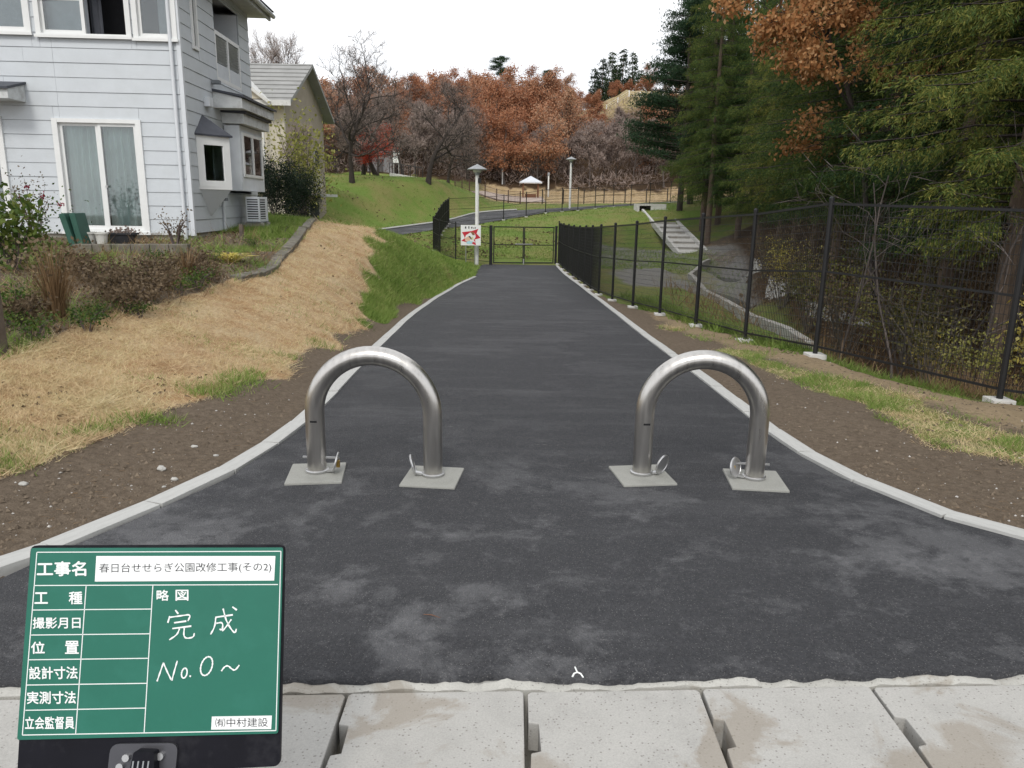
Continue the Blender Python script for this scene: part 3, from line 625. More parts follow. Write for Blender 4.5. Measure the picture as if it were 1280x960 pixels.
b = MB(); b.bb(-1.3, 2.2, 36.5, 37.4, -1.35, -1.14); tag(b.build('gate_sill', M['cwhite']), 'pale concrete strip behind the gate', kind='structure')

# ------------------------------------------------------------------ lamps, sign, pavilion
def lamp(px, py, d, top, label, simple_=False):
    p = at(px, py, d); p[2] = gz(p[0], p[1]); root = empty('park_lamp', p); tag(root, label, 'lamp post', 'park lamps')
    h = top-p[2]; O = p
    MB().tube([p-(0, 0, .1), p+(0, 0, h-.35)], .085 if not simple_ else .08, 12).build('pole', M['whitepaint'], root, O, smooth=True)
    if simple_:
        MB().lathe([(.09, 0), (.12, .05), (.12, .3), (.05, .36)], p+(0, 0, h-.36), 10).build('lamp_head', M['lampgrey'], root, O); return
    MB().lathe([(.10, 0), (.11, .05), (.13, .12), (.10, .16)], p+(0, 0, h-.4), 12).build('collar', M['lampgrey'], root, O, smooth=True)
    MB().lathe([(.16, 0), (.19, .06), (.17, .14)], p+(0, 0, h-.27), 14).build('lens', M['lens'], root, O, smooth=True)
    MB().lathe([(.44, 0), (.45, .03), (.2, .16), (.06, .22), (.03, .25)], p+(0, 0, h-.16), 16).build('hood', M['lampgrey'], root, O, smooth=True)
    MB().box(p+(.11, -.05, h-.62), (.14, .12, .2)).build('control_box', M['black'], root, O)
lamp(596, 325, 35.0, at(596, 209, 35.0)[2], 'white lamp post with grey hood beside the warning sign')
lamp(712, 262, 64, at(714, 198, 64)[2], 'tall white lamp post standing by the far park road')
lamp(685, 252, 84, at(686, 216, 84)[2], 'slim pale lamp post right of the pavilion', True)
lamp(628, 234, 95, at(628, 209, 95)[2], 'slim pale lamp post left of the pavilion', True)
def sign():
    c = at(588.5, 294, 34.2); root = empty('warning_sign', (c[0], c[1], gz(c[0], c[1]))); O = np.array(root.location); tag(root, 'white square sign with red spiky picture on two thin legs', 'sign')
    w = 25/FPX*34.2/2
    for s in (-.5, .4): MB().tube([(c[0]+s*w, c[1]+.03, O[2]-.1), (c[0]+s*w, c[1]+.03, c[2]+w*.9)], .025, 8).build('leg', M['galv'], root, O)
    MB().bb(c[0]-w, c[0]+w, c[1]-.01, c[1]+.012, c[2]-w, c[2]+w).build('panel', M['signwhite'], root, O)
    k = 2*w/390; cx_, cz_ = 463, 380       # picture units from the photograph
    def poly(nm, pts, m, lay):
        q = [(c[0]+(x-cx_)*k, c[1]-.012-.003*lay, c[2]-(y-cz_)*k) for x, y in pts]; MB().add(q, [tuple(range(len(q)))]).build(nm, M[m], root, O)
    star = []
    for i, (x, y) in enumerate([(290, 325), (400, 310), (480, 300), (610, 255), (575, 345), (655, 430), (545, 460), (565, 570), (470, 540), (400, 520), (275, 490), (345, 440), (330, 390)]): star.append((x, y))
    poly('red_burst', star, 'red', 0)
    poly('white_inner', [(370, 380), (450, 330), (545, 350), (560, 405), (520, 480), (560, 520), (480, 500), (370, 500), (345, 440)], 'signwhite', 1)
    poly('peach_patch', [(350, 440), (420, 400), (470, 440), (440, 490), (350, 485)], 'skin', 2); poly('pale_blue_patch', [(375, 520), (420, 490), (500, 500), (490, 545), (390, 545)], 'cyan', 2)
    poly('brown_patch', [(455, 315), (520, 320), (545, 375), (500, 380)], 'brownp', 2); poly('yellow_patch', [(450, 420), (510, 410), (520, 460), (470, 465)], 'yel', 2); poly('dark_patch', [(415, 400), (450, 395), (485, 455), (470, 462)], 'ink', 3)
    for i, (x0, x1, y0, y1) in enumerate(((350, 375, 215, 255), (415, 435, 210, 255), (470, 495, 220, 252), (512, 528, 232, 252), (540, 558, 226, 252))): poly('heading_mark', [(x0, y1), (x1, y1), (x1, y0), (x0, y0)], 'ink', 1)
sign()
def pavilion():
    c = at(663, 243, 82); c[2] = gz(c[0], c[1]); root = empty('park_pavilion', c); O = c; tag(root, 'small open pavilion with pale pyramid roof and timber posts', 'pavilion')
    ze = at(663, 228, 82)[2]; zt = at(663, 220, 82)[2]; w = 1.2
    for x in (-1, 1):
        for y in (-1, 1): MB().bar(c+(x*.8, y*.8, -.2), (c[0]+x*.8, c[1]+y*.8, ze), .16).build('post', M['gazpost'], root, O)
    MB().add([c*0+(c[0]-w, c[1]-w, ze), (c[0]+w, c[1]-w, ze), (c[0]+w, c[1]+w, ze), (c[0]-w, c[1]+w, ze), (c[0], c[1], zt), (c[0]-w, c[1]-w, ze-.12), (c[0]+w, c[1]-w, ze-.12), (c[0]+w, c[1]+w, ze-.12), (c[0]-w, c[1]+w, ze-.12)], [(0, 1, 4), (1, 2, 4), (2, 3, 4), (3, 0, 4), (8, 7, 6, 5), (5, 6, 1, 0), (6, 7, 2, 1), (7, 8, 3, 2), (8, 5, 0, 3)]).build('roof', M['gaz'], root, O)
    for s in (-1, 1): MB().bb(c[0]-.6, c[0]+.6, c[1]+s*.5-.15, c[1]+s*.5+.15, c[2]-.1, c[2]+.42).build('bench', M['gazpost'], root, O)
pavilion()
# plaza, ramp and low building above the mound
def patch(name, pts, m, label, dz=.05):
    q = [(x, y, gz(x, y)+dz) for x, y in pts]; tag(MB().add(q, [tuple(range(len(q)))]).build(name, M[m]), label, kind='structure')
rows = [[(x, y, gz(x, y)+.08) for x in np.linspace(-4.5+.1*(y-76), 3, 9)] for y in np.linspace(76, 86, 9)]
sheet('plaza', rows, M['paving'], label='pinkish paved plaza behind the park road')
def ramp():
    a, b_ = at(487, 221, 74), at(522, 228, 71); zg = min(gz(a[0], a[1]), gz(b_[0], b_[1]))
    root = empty('concrete_ramp', (a[0], a[1], zg)); O = np.array(root.location); tag(root, 'white concrete ramp with dark handrail above the grass mound', 'ramp')
    za, zb = at(487, 216, 74)[2], at(522, 222, 71)[2]
    MB().add([(a[0], a[1], zg-.5), (b_[0], b_[1], zg-.5), (b_[0], b_[1], zb), (a[0], a[1], za), (a[0]+.3, a[1]+1.8, zg-.5), (b_[0]+.3, b_[1]+1.8, zg-.5), (b_[0]+.3, b_[1]+1.8, zb), (a[0]+.3, a[1]+1.8, za)], [(0, 1, 2, 3), (7, 6, 5, 4), (3, 2, 6, 7), (0, 3, 7, 4), (1, 5, 6, 2)]).build('ramp_slab', M['cwhite'], root, O)
    for off in (0.05, 1.7):
        A = np.array((a[0]+off*.17, a[1]+off, za)); B = np.array((b_[0]+off*.17, b_[1]+off, zb))
        for k in range(5): p = A+(B-A)*k/4; MB().bar(p-(0, 0, .05), p+(0, 0, .95), .06).build('baluster', M['black'], root, O)
        MB().bar(A+(0, 0, .95), B+(0, 0, .95), .06).build('handrail', M['black'], root, O)
ramp()
def notice():
    c = at(495, 197, 82); g = gz(c[0], c[1]); root = empty('notice_board', (c[0], c[1], g)); O = np.array(root.location); tag(root, 'plain white notice board standing above the ramp', 'sign')
    MB().bb(c[0]-.35, c[0]+.35, c[1]-.03, c[1]+.03, c[2]-.55, c[2]+.65).build('panel', M['signwhite'], root, O)
    for s in (-.28, .28): MB().tube([(c[0]+s, c[1]+.06, g-.2), (c[0]+s, c[1]+.06, c[2]+.6)], .04, 6).build('leg', M['galv'], root, O)
notice()
def hut():
    c = at(474, 196, 100); g = gz(c[0], c[1]); root = empty('white_hut', (c[0], c[1], g)); O = np.array(root.location); tag(root, 'small white hut mostly hidden behind the red maple', 'hut')
    MB().bb(c[0]-1.6, c[0]+1.6, c[1], c[1]+3, g-.5, c[2]+.5).build('wall', M['snowhite'], root, O)
    MB().add([(c[0]-1.9, c[1]-.3, c[2]+.45), (c[0]+1.9, c[1]-.3, c[2]+.45), (c[0]+1.9, c[1]+3.3, c[2]+.45), (c[0]-1.9, c[1]+3.3, c[2]+.45), (c[0]-1.9, c[1]+1.5, c[2]+1.2), (c[0]+1.9, c[1]+1.5, c[2]+1.2)], [(0, 1, 5, 4), (2, 3, 4, 5), (0, 4, 3), (1, 2, 5), (3, 2, 1, 0)]).build('roof', M['rooflight'], root, O)
    MB().bb(c[0]-.3, c[0]+.5, c[1]-.03, c[1]+.02, g, g+1.9).build('door', M['rooftile'], root, O)
hut()
# ------------------------------------------------------------------ drainage works behind the fence
def drain():
    # inlet box and chute on the far bank
    p = at(814, 268, 55); g = gz(p[0], p[1]); root = empty('drain_chute', (p[0], p[1], g)); O = np.array(root.location); tag(root, 'pale concrete drain inlet with stepped chute down the grass bank', 'drain')
    x, y = p[0], p[1]; z1 = g+.42
    bx = MB(); w = 1.05
    bx.bb(x-w, x-w+.18, y, y+1.6, g-1.2, z1).bb(x+w-.18, x+w, y, y+1.6, g-1.2, z1).bb(x-w+.18, x+w-.18, y+1.42, y+1.6, g-1.2, z1).bb(x-w+.18, x+w-.18, y, y+1.42, z1-.14, z1-.003).bb(x-.05, x+w-.18, y+.02, y+.2, g-1.2, z1-.14)
    bx.build('inlet_box', M['cwhite'], root, O)
    A = np.array((x+.2, y-.1, g-.22)); e = at(868, 322, 43); B = np.array((e[0], e[1], gz(e[0], e[1])-.2)); d = B-A; u = np.cross(d/np.linalg.norm(d), (0, 0, 1)); u /= np.linalg.norm(u)
    MB().bar(A, B, 1.5, .2).build('chute_bed', M['cwhite'], root, O)
    for s in (-1, 1): MB().bar(A+u*s*.85+(0, 0, .1), B+u*s*.85+(0, 0, .1), .16, .34).build('chute_wall', M['cwhite'], root, O)
    for k in range(1, 9): q = A+d*k/9; MB().box(q+(0, 0, .14), (1.3, .16, .16)).build('chute_step', M['conc'], root, O)
    # retaining wall of the stream
    pts = [(4.9, 12.5), (5.35, 15), (5.6, 18), (5.75, 21), (6.2, 25), (6.75, 29), (7.1, 31.2), (8.2, 34.5), (9.2, 38), (10.2, 40.5)]
    O = np.array((*pts[0], -.8)); root = empty('stream_wall', O); tag(root, 'grey concrete retaining wall edging the stream behind the fence', 'retaining wall')
    for a, b_ in zip(pts[:-1], pts[1:]):
        za = max(gz(a[0]-.35, a[1]), -1.1)+.1; zb = max(gz(b_[0]-.35, b_[1]), -1.1)+.1
        mb = MB(); a = np.array(a); b_ = np.array(b_); d = (b_-a)/np.linalg.norm(b_-a); n = np.array((d[1], -d[0]))*.16
        a = a+d*.004
        mb.add([(*a, -2.6), (*b_, -2.6), (*(b_+n), -2.6), (*(a+n), -2.6), (*a, za), (*b_, zb), (*(b_+n), zb), (*(a+n), za)], [(3, 2, 1, 0), (4, 5, 6, 7), (0, 1, 5, 4), (1, 2, 6, 5), (2, 3, 7, 6), (3, 0, 4, 7)]).build('wall_block', M['conc'], root, O)
    pts2 = [(6.6, 13), (7.1, 20), (8.1, 26), (9.5, 32), (11, 38)]; O = np.array((*pts2[0], -1.5)); root = empty('stream_wall', O); tag(root, 'stone facing of the stream bank below the cedars', 'retaining wall')
    for a, b_ in zip(pts2[:-1], pts2[1:]):
        mb = MB(); a = np.array(a); b_ = np.array(b_); mb.add([(*a, -2.5), (*b_, -2.5), (b_[0]+.8, b_[1], -.75), (a[0]+.8, a[1], -.75), (a[0]+1.1, a[1], -.75), (b_[0]+1.1, b_[1], -.75)], [(0, 1, 2, 3), (3, 2, 5, 4)]).build('wall_face', M['conc'], root, O)
drain()
rows = [[(xa+(xb-xa)*s, y, -1.72) for s in (0, .5, 1)] for y, xa, xb in ((12.5, 5.2, 6.7), (18, 5.8, 7.0), (25, 6.4, 8.1), (31, 7.3, 9.4), (38, 9.4, 11.2), (41, 10.4, 11.6))]
sheet('stream', rows, M['water'], label='shallow dark stream in the channel behind the fence')
# ------------------------------------------------------------------ the near house
def near_house():
    an = R(3); O = at(243, 302, 14.8); g0 = float(O[2]); ux = np.array((math.cos(an), math.sin(an), 0)); uy = np.array((-math.sin(an), math.cos(an), 0))
    root = empty('house', O, an); tag(root, 'pale blue two storey house with lapped siding and white window frames', 'house')
    def fr(x, y): P = onplane(x, y, O, uy)-O; return float(P@ux), float(P[2])
    def sd(x, y): P = onplane(x, y, O, ux)-O; return float(P@uy), float(P[2])
    D = 4.55; WL = -9.0; HT = 5.1; ZB = .16      # depth, left end, wall top, top of foundation
    B = lambda mb, n, m, p=root, **k: mb.build(n, M[m], p, **k)
    t = .03
    # openings in the front wall: x0,x1,z0,z1
    dx0, dz1 = fr(68, 148); dx1, _ = fr(175, 152); dz0 = ZB-.02
    ux0, uz0 = fr(50, 46); ux1, _ = fr(165, 54); vx0, vz0 = fr(172, 58); vx1 = vx0+.72
    UT = uz0+1.25
    lx1 = fr(8, 200)[0]
    front = dict(door=(dx0, dx1, dz0, dz1), up1=(ux0, ux1, uz0, UT), up2=(vx0, vx1, uz0-.02, UT), up0=(ux0-.14-1.65, ux0-.14, uz0+.03, UT), left=(lx1-1.8, lx1, .35, 2.25), upfar=(ux0-4.4, ux0-2.2, uz0+.03, UT))
    bx0, bz1 = sd(265, 40); BX1 = 3.75
    side = dict(balcony=(2.0, BX1, 3.25, 4.9), narrow=(.62, .95, 3.62, 4.85), bay1=(.5, 1.4, 1.02, 2.16), bay2=(2.15, 4.0, .95, 2.35))
    # foundation
    f = MB(); f.bb(WL, .0, .02, .2, -.5, ZB).bb(-.2, -.02, .2, D, -.9, ZB); B(f, 'foundation', 'found')
    for v in (1.5, 3.2): B(MB().bb(-.025, -.012, v, v+.32, -.12, .08), 'foundation_vent', 'inside')
    # backing walls with holes: rows of boards carry the look, a recessed dark sheet closes the joints
    rowh = .2535
    def rows_for(L0, L1, ops, place, seed):
        r = random.Random(seed); z = ZB; 
        back = MB()
        while z < HT-.02:
            z1 = min(z+rowh, HT); spans = [(L0, L1)]; bits = []
            for (a, b_, c, d_) in ops:
                if c < z1-.004 and d_ > z+.004:
                    spans = [q for s in spans for q in ((s[0], min(s[1], a)), (max(s[0], b_), s[1])) if q[1]-q[0] > .03]
                    if c > z+.015: bits.append((a, b_, z, c))
                    if d_ < z1-.015: bits.append((a, b_, d_, z1))
            for (s0, s1, q0, q1) in [(*s, z, z1) for s in spans]+bits:
                back.add(*place(s0, s1, q0, q1, .0, .012, flat=True))
                q = s0
                while q < s1-.02:
                    e = s1 if s1-q < 2.9 else q+r.choice((2.1, 1.7, 2.4)); e = min(e, s1)
                    if place is pf and q < -2.27 < e-.05: e = -2.27
                    mb = MB(); mb.add(*place(q+.002, e-.002, q0+.003, q1-.002, .012, t+r.uniform(-.001, .002)))
                    B(mb, 'siding_board', 'siding'); q = e
            z = z1
        return back
    def pf(a, b_, z0, z1, n0, n1, flat=False):
        lap = 0 if flat else .006
        v = [(a, -n0, z0), (b_, -n0, z0), (b_, -n0, z1), (a, -n0, z1), (a, -n1-lap, z0), (b_, -n1-lap, z0), (b_, -n1+lap, z1), (a, -n1+lap, z1)]
        return v, [(0, 3, 2, 1)[::-1], (4, 5, 6, 7), (0, 1, 5, 4), (1, 2, 6, 5), (2, 3, 7, 6), (3, 0, 4, 7)]
    def ps(a, b_, z0, z1, n0, n1, flat=False):
        lap = 0 if flat else .006
        v = [(n0, a, z0), (n0, b_, z0), (n0, b_, z1), (n0, a, z1), (n1+lap, a, z0), (n1+lap, b_, z0), (n1-lap, b_, z1), (n1-lap, a, z1)]
        return v, [(3, 2, 1, 0), (4, 5, 6, 7), (0, 1, 5, 4), (1, 2, 6, 5), (2, 3, 7, 6), (3, 0, 4, 7)]
    bk = rows_for(WL, -.04, list(front.values()), pf, 1); B(bk, 'front_wall', 'gap')
    bk = rows_for(.04, D, list(side.values()), ps, 2); B(bk, 'side_wall', 'gap')
    B(MB().bb(WL, WL+.1, 0, D, -.5, HT).bb(WL, 0, D-.1, D, -.5, HT), 'rear_wall', 'siding_side')
    B(MB().bb(WL+.1, -.3, .9, .95, ZB, HT).bb(WL+.1, -.3, .25, .9, 2.6, 2.7).bb(WL+.1, -.3, .1, .9, ZB-.05, ZB), 'room_partition', 'inside')
    B(MB().bb(-.035, .045, -.05, .035, ZB-.05, HT), 'corner_trim', 'siding_side', bevel=.006)
    B(MB().bb(WL, 0, -.045, .01, ZB-.04, ZB+.003), 'base_flashing', 'fascia')
    # windows
    def window(n, o, panes, fw=.06, curtain=None, dep=.06, mullw=.05, sill=True, open_right=False):
        x0, x1, z0, z1 = o; fm = MB(); y0, y1 = -.075, .06
        fm.bb(x0-.03, x0+fw, y0, y1, z0, z1).bb(x1-fw, x1+.03, y0, y1, z0, z1).bb(x0+fw, x1-fw, y0+.003, y1, z1-fw, z1).bb(x0+fw, x1-fw, y0+.003, y1, z0, z0+fw)
        if sill: fm.bb(x0-.05, x1+.05, y0-.03, y0, z0-.02, z0+.03)
        wn = B(fm, n, 'trim')
        w = (x1-x0-2*fw)/panes
        for k in range(panes):
            a = x0+fw+k*w; b_ = a+w
            if open_right and k == panes-1: continue
            s = MB(); yy = -.03 if k % 2 else -.005; m_ = mullw
            s.bb(a, a+m_, yy, yy+.03, z0+fw, z1-fw).bb(b_-m_, b_, yy, yy+.03, z0+fw, z1-fw).bb(a+m_, b_-m_, yy, yy+.03, z1-fw-m_, z1-fw).bb(a+m_, b_-m_, yy, yy+.03, z0+fw, z0+fw+m_*1.3); B(s, 'sash', 'trim', wn)
            B(MB().bb(a+m_, b_-m_, yy+.013, yy+.017, z0+fw+m_*1.3, z1-fw-m_), 'pane', 'glass', wn)
        return wn
    def curtain(n, x0, x1, z0, z1, y, m, parent, wave=.035, wl=.13):
        xs = np.linspace(x0, x1, max(8, int((x1-x0)/wl*8))); vs = []; f = []
        for i, x in enumerate(xs):
            ph = x/wl*2*math.pi+1.3*math.sin(x*4.1); yy = y+wave*math.sin(ph)*(1+.3*math.sin(x*9))
            vs += [(x, yy*1.0, z0), (x, y+(yy-y)*.6, z1)]
            if i: f.append((2*i-2, 2*i, 2*i+1, 2*i-1))
        MB().add(vs, f).build(n, M[m], parent, smooth=True)
    wd = window('sliding_door', front['door'], 2, .07, mullw=.055)
    x0, x1, z0, z1 = front['door']; curtain('curtain', x0+.08, (x0+x1)/2-.01, z0+.12, z1-.06, .13, 'curtain', wd); curtain('curtain', (x0+x1)/2+.02, x1-.08, z0+.12, z1-.06, .15, 'curtain', wd)
    B(MB().lathe([(.03, 0), (.03, .04)], ((x0+x1)/2+.08, -.06, z0+.85), 8), 'door_latch', 'galv', wd)
    w = window('window', front['up1'], 2, open_right=True); x0, x1, z0, z1 = front['up1']; curtain('curtain', x0+.06, (x0+x1)/2, z0, z1, .2, 'bedding', w, .02, .5); curtain('curtain', (x0+x1)/2, (x0+x1)/2+.22, z0, z1, .25, 'drape', w); curtain('curtain', x1-.2, x1-.04, z0, z1, .25, 'drape', w)
    B(MB().bb((x0+x1)/2-.03, (x0+x1)/2+.03, -.05, -.005, z0+.06, z1-.06), 'open_sash_edge', 'trim', w); B(MB().bb(x0+.06, (x0+x1)/2, -.02, -.01, z0+.62, z0+.65), 'glazing_bar', 'trim', w)
    w = window('window', front['up2'], 1); x0, x1, z0, z1 = front['up2']; curtain('curtain', x0+.3, x1-.2, z0, z1, .3, 'bedding', w, .02, .3)
    w = window('window', front['up0'], 2); x0, x1, z0, z1 = front['up0']; curtain('curtain', x0+.06, x1-.1, z0, z1, .25, 'bedding', w, .03, .4)
    window('window', front['upfar'], 2); w = window('window', front['left'], 2); x0, x1, z0, z1 = front['left']
    for h in (.55, .95, 1.3): B(MB().bb(x0+.1, x1-.1, .12, .5, z0+h, z0+h+.04), 'shelf', 'soffit', w)
    # small canopy above the left window
    cx0, cx1 = fr(0, 100)[0]-1.5, fr(31, 100)[0]; cz = fr(31, 128)[1]
    c_ = MB(); c_.add([(cx0, -.6, cz), (cx1, -.6, cz), (cx1, -.035, cz), (cx0, -.035, cz), (cx0, -.6, cz+.16), (cx1, -.6, cz+.16), (cx1, -.035, cz+.30), (cx0, -.035, cz+.30)], [(3, 2, 1, 0), (0, 1, 5, 4), (1, 2, 6, 5), (3, 0, 4, 7), (4, 5, 6, 7)]); cn = B(c_, 'window_canopy', 'fascia')
    B(MB().add([(cx0-.03, -.65, cz+.155), (cx1+.03, -.65, cz+.155), (cx1+.03, -.03, cz+.315), (cx0-.03, -.03, cz+.315), (cx0-.03, -.65, cz+.195), (cx1+.03, -.65, cz+.195), (cx1+.03, -.03, cz+.355), (cx0-.03, -.03, cz+.355)], [(3, 2, 1, 0), (4, 5, 6, 7), (0, 1, 5, 4), (1, 2, 6, 5), (2, 3, 7, 6), (3, 0, 4, 7)]), 'canopy_roof', 'roofdark', cn)
    # downpipes
    B(MB().tube([(-.12, -.09, -.18), (-.12, -.09, HT-.2)], .034, 10), 'downpipe', 'siding_side', smooth=True)
    B(MB().tube([(-.12, -.09, -.1), (0, -.12, -.16), (.9, -.3, -.26)], .034, 8), 'drain_pipe', 'siding_side', smooth=True)
    # triangular bay on the side wall
    z0, z1 = 1.0, 2.02; a, b_, out = .42, 1.45, .50; mid = .98
    bay = B(MB().prism([(.03, a), (out, mid), (.03, b_)], z0, z0+.05), 'corner_bay', 'trim'); B(MB().prism([(.03, a), (out, mid), (.03, b_)], z1-.05, z1), 'bay_head', 'trim', bay)
    p0, p1 = np.array((.04, a)), np.array((out, mid)); d = p1-p0; L = np.linalg.norm(d); d /= L; n_ = np.array((d[1], -d[0]))
    def facebox(s0, s1, h0, h1, t0, t1, nm, m, par, q0=p0, dd=d, nn_=n_):
        q = [q0+dd*s0+nn_*t0, q0+dd*s1+nn_*t0, q0+dd*s1+nn_*t1, q0+dd*s0+nn_*t1]; B(MB().prism(q, h0, h1), nm, m, par)
    for s0, s1, h0, h1 in ((0, .15, z0+.05, z1-.05), (L-.15, L, z0+.05, z1-.05), (.15, L-.15, z0+.05, z0+.17), (.15, L-.15, z1-.17, z1-.05)): facebox(s0, s1, h0, h1, -.05, 0, 'bay_frame', 'trim', bay)
    facebox(.15, L-.15, z0+.17, z1-.17, -.032, -.026, 'pane', 'glass', bay); facebox(.15, .22, z0+.17, z1-.17, -.24, -.2, 'curtain', 'bedding', bay)
    p2 = np.array((.04, b_)); d2 = p1-p2; L2 = np.linalg.norm(d2); d2 /= L2; n2 = np.array((-d2[1], d2[0])); facebox(.0, L2, z0+.05, z1-.05, -.03, 0, 'bay_cheek', 'trim', bay, p2, d2, n2)
    B(MB().add([(.03, a-.06, z1), (out+.07, mid, z1), (.03, b_+.06, z1), (.03, mid-.1, z1+.42), (.03, a-.06, z1+.03), (out+.07, mid, z1+.03), (.03, b_+.06, z1+.03)], [(2, 1, 0), (4, 5, 3), (5, 6, 3), (0, 1, 5, 4), (1, 2, 6, 5)]), 'bay_roof', 'roofdark', bay)
    B(MB().add([(.03, a+.03, z0), (out-.02, mid, z0), (.03, b_-.03, z0), (.03, mid, z0-.55)], [(0, 1, 2), (1, 0, 3), (2, 1, 3)]), 'bay_bracket', 'siding', bay)
    # box bay
    y0, y1, z0, z1 = 2.2, 4.0, 1.0, 2.38; bb_ = MB(); bb_.bb(.032, .36, y0, y1, z0, z1); box = B(bb_, 'box_bay', 'siding_side')
    B(MB().bb(.36, .39, y0+.12, y1-.12, z0+.3, z0+.36).bb(.36, .39, y0+.12, y1-.12, z1-.2, z1-.14).bb(.36, .39, y0+.12, y0+.2, z0+.36, z1-.2).bb(.36, .39, y1-.2, y1-.12, z0+.36, z1-.2).bb(.36, .39, (y0+y1)/2-.04, (y0+y1)/2+.04, z0+.36, z1-.2), 'window_frame', 'trim', box)
    B(MB().bb(.361, .366, y0+.2, y1-.2, z0+.36, z1-.2), 'pane', 'glass', box); B(MB().bb(.355, .3605, y0+.2, y1-.2, z0+.36, z1-.2), 'blind', 'bedding', box)
    def canopy(y0, y1, out, z, rise, nm):
        k = MB(); k.add([(.03, y0, z), (out, y0, z), (out, y1, z), (.03, y1, z), (.03, y0, z+.2+rise), (out, y0, z+.2), (out, y1, z+.2), (.03, y1, z+.2+rise)], [(3, 2, 1, 0), (0, 1, 5, 4), (1, 2, 6, 5), (2, 3, 7, 6)]); cc = B(k, nm, 'fascia')
        B(MB().add([(.03, y0-.05, z+.205+rise), (out+.06, y0-.05, z+.205), (out+.06, y1+.05, z+.205), (.03, y1+.05, z+.205+rise), (.03, y0-.05, z+.25+rise), (out+.06, y0-.05, z+.25), (out+.06, y1+.05, z+.25), (.03, y1+.05, z+.25+rise)], [(3, 2, 1, 0), (4, 5, 6, 7), (0, 1, 5, 4), (1, 2, 6, 5), (2, 3, 7, 6)]), 'canopy_roof', 'roofdark', cc)
    canopy(1.62, 4.2, .62, 2.66, .12, 'porch_canopy'); canopy(2.1, 4.15, .5, 2.40, .02, 'bay_canopy')
    # balcony recess
    y0, y1, z0, z1 = side['balcony']; r_ = MB(); r_.bb(-1.2, -1.15, y0, y1, z0, z1).bb(-1.15, .0, y0-.05, y0, z0, z1).bb(-1.15, .0, y1, y1+.05, z0, z1).bb(-1.15, .0, y0, y1, z0-.05, z0); bal = B(r_, 'balcony_recess', 'siding_side')
    B(MB().bb(-.02, .03, y0, y1, z0, z0+.08).bb(-.02, .03, y0, y1, z0+.92, z0+1.0).bb(-.02, .03, y0, y0+.07, z0+.08, z0+.92).bb(-.02, .03, y1-.07, y1, z0+.08, z0+.92).bb(-.02, .03, (y0+y1)/2-.04, (y0+y1)/2+.04, z0+.08, z0+.92), 'parapet_frame', 'trim', bal)
    B(MB().bb(-.02, .018, y0+.07, y1-.07, z0+.08, z0+.36), 'parapet_panel', 'siding_side', bal)
    for k in range(9): B(MB().box((.0, (y0+y1)/2, z0+.41+k*.058), (.008, y1-y0-.14, .045), [[.8, 0, .6], [0, 1, 0], [-.6, 0, .8]]), 'louvre_slat', 'soffit', bal)
    # narrow upper window on side
    y0, y1, z0, z1 = side['narrow']; nw = B(MB().bb(.0, .06, y0, y0+.07, z0, z1).bb(.0, .06, y1-.07, y1, z0, z1).bb(0, .06, y0+.07, y1-.07, z0, z0+.06).bb(0, .06, y0+.07, y1-.07, z1-.06, z1), 'window', 'trim'); B(MB().bb(.01, .015, y0+.07, y1-.07, z0+.06, z1-.06), 'pane', 'glass', nw)
    B(MB().bb(.03, .14, 1.05, 1.3, 2.62, 2.8), 'wall_box', 'siding_side', bevel=.01); B(MB().bb(.04, .2, 1.5, 1.62, .78, .84), 'hose_bracket', 'gap'); B(MB().bb(.04, .2, 1.55, 1.68, 3.12, 3.19), 'wall_bracket', 'gap')
    B(MB().tube([(.07, 1.72, .85), (.07, 1.72, .05), (.1, 2.3, .02)], .03, 8), 'side_pipe', 'siding_side', smooth=True)
    # eaves and roof
    ev = MB(); ev.bb(WL-.6, .42, -.6, D+.4, HT, HT+.05); rf = B(ev, 'soffit', 'soffit')
    B(MB().bb(.421, .47, -.65, D+.45, HT-.05, HT+.16).bb(WL-.65, .42, -.65, -.601, HT-.05, HT+.16), 'fascia', 'fascia', rf); B(MB().tube([(.53, -.7, HT+.1), (.53, D+.48, HT+.06)], .055, 8), 'gutter_pipe', 'fascia', rf)
    x0, x1, y0, y1 = WL-.7, .56, -.75, D+.52; zz = HT+.165; ym = (y0+y1)/2
    B(MB().add([(x0, y0, zz), (x1, y0, zz), (x1, y1, zz), (x0, y1, zz), (x0+2, ym, zz+1.5), (x1-2, ym, zz+1.5)], [(0, 1, 5, 4), (1, 2, 5), (2, 3, 4, 5), (3, 0, 4), (3, 2, 1, 0)]), 'roof', 'roofdark')
    # air conditioner on concrete blocks
    P = O+ux*.42+uy*3.0; P[2] = gz(P[0], P[1]); r2 = empty('air_conditioner', P, an); tag(r2, 'grey outdoor air conditioner unit beside the house wall', 'air conditioner')
    zt = at(300, 262, 17.6)[2]-P[2]-.26; zt = max(.12, min(zt, .5))
    MB().bb(-.15, .15, -.36, .36, zt, zt+.55).build('casing', M['siding_side'], r2, bevel=.012); MB().bb(-.155, .155, -.37, .37, zt-.02, zt).build('base', M['gap'], r2)
    MB().bb(.151, .155, -.3, .12, zt+.06, zt+.5).build('fan_opening', M['inside'], r2); MB().bb(-.12, .12, -.364, -.361, zt+.06, zt+.5).build('side_vent', M['inside'], r2)
    for k in range(8): MB().bb(.155, .16, -.31, .13, zt+.08+k*.053, zt+.1+k*.053).build('grille_bar', M['siding_side'], r2); MB().bb(-.12, .12, -.372, -.364, zt+.08+k*.053, zt+.105+k*.053).build('grille_bar', M['siding_side'], r2)
    for s in (-.26, .26): MB().bb(-.2, .2, s-.06, s+.06, -.1, zt-.02).build('concrete_foot', M['conc'], r2)
near_house()
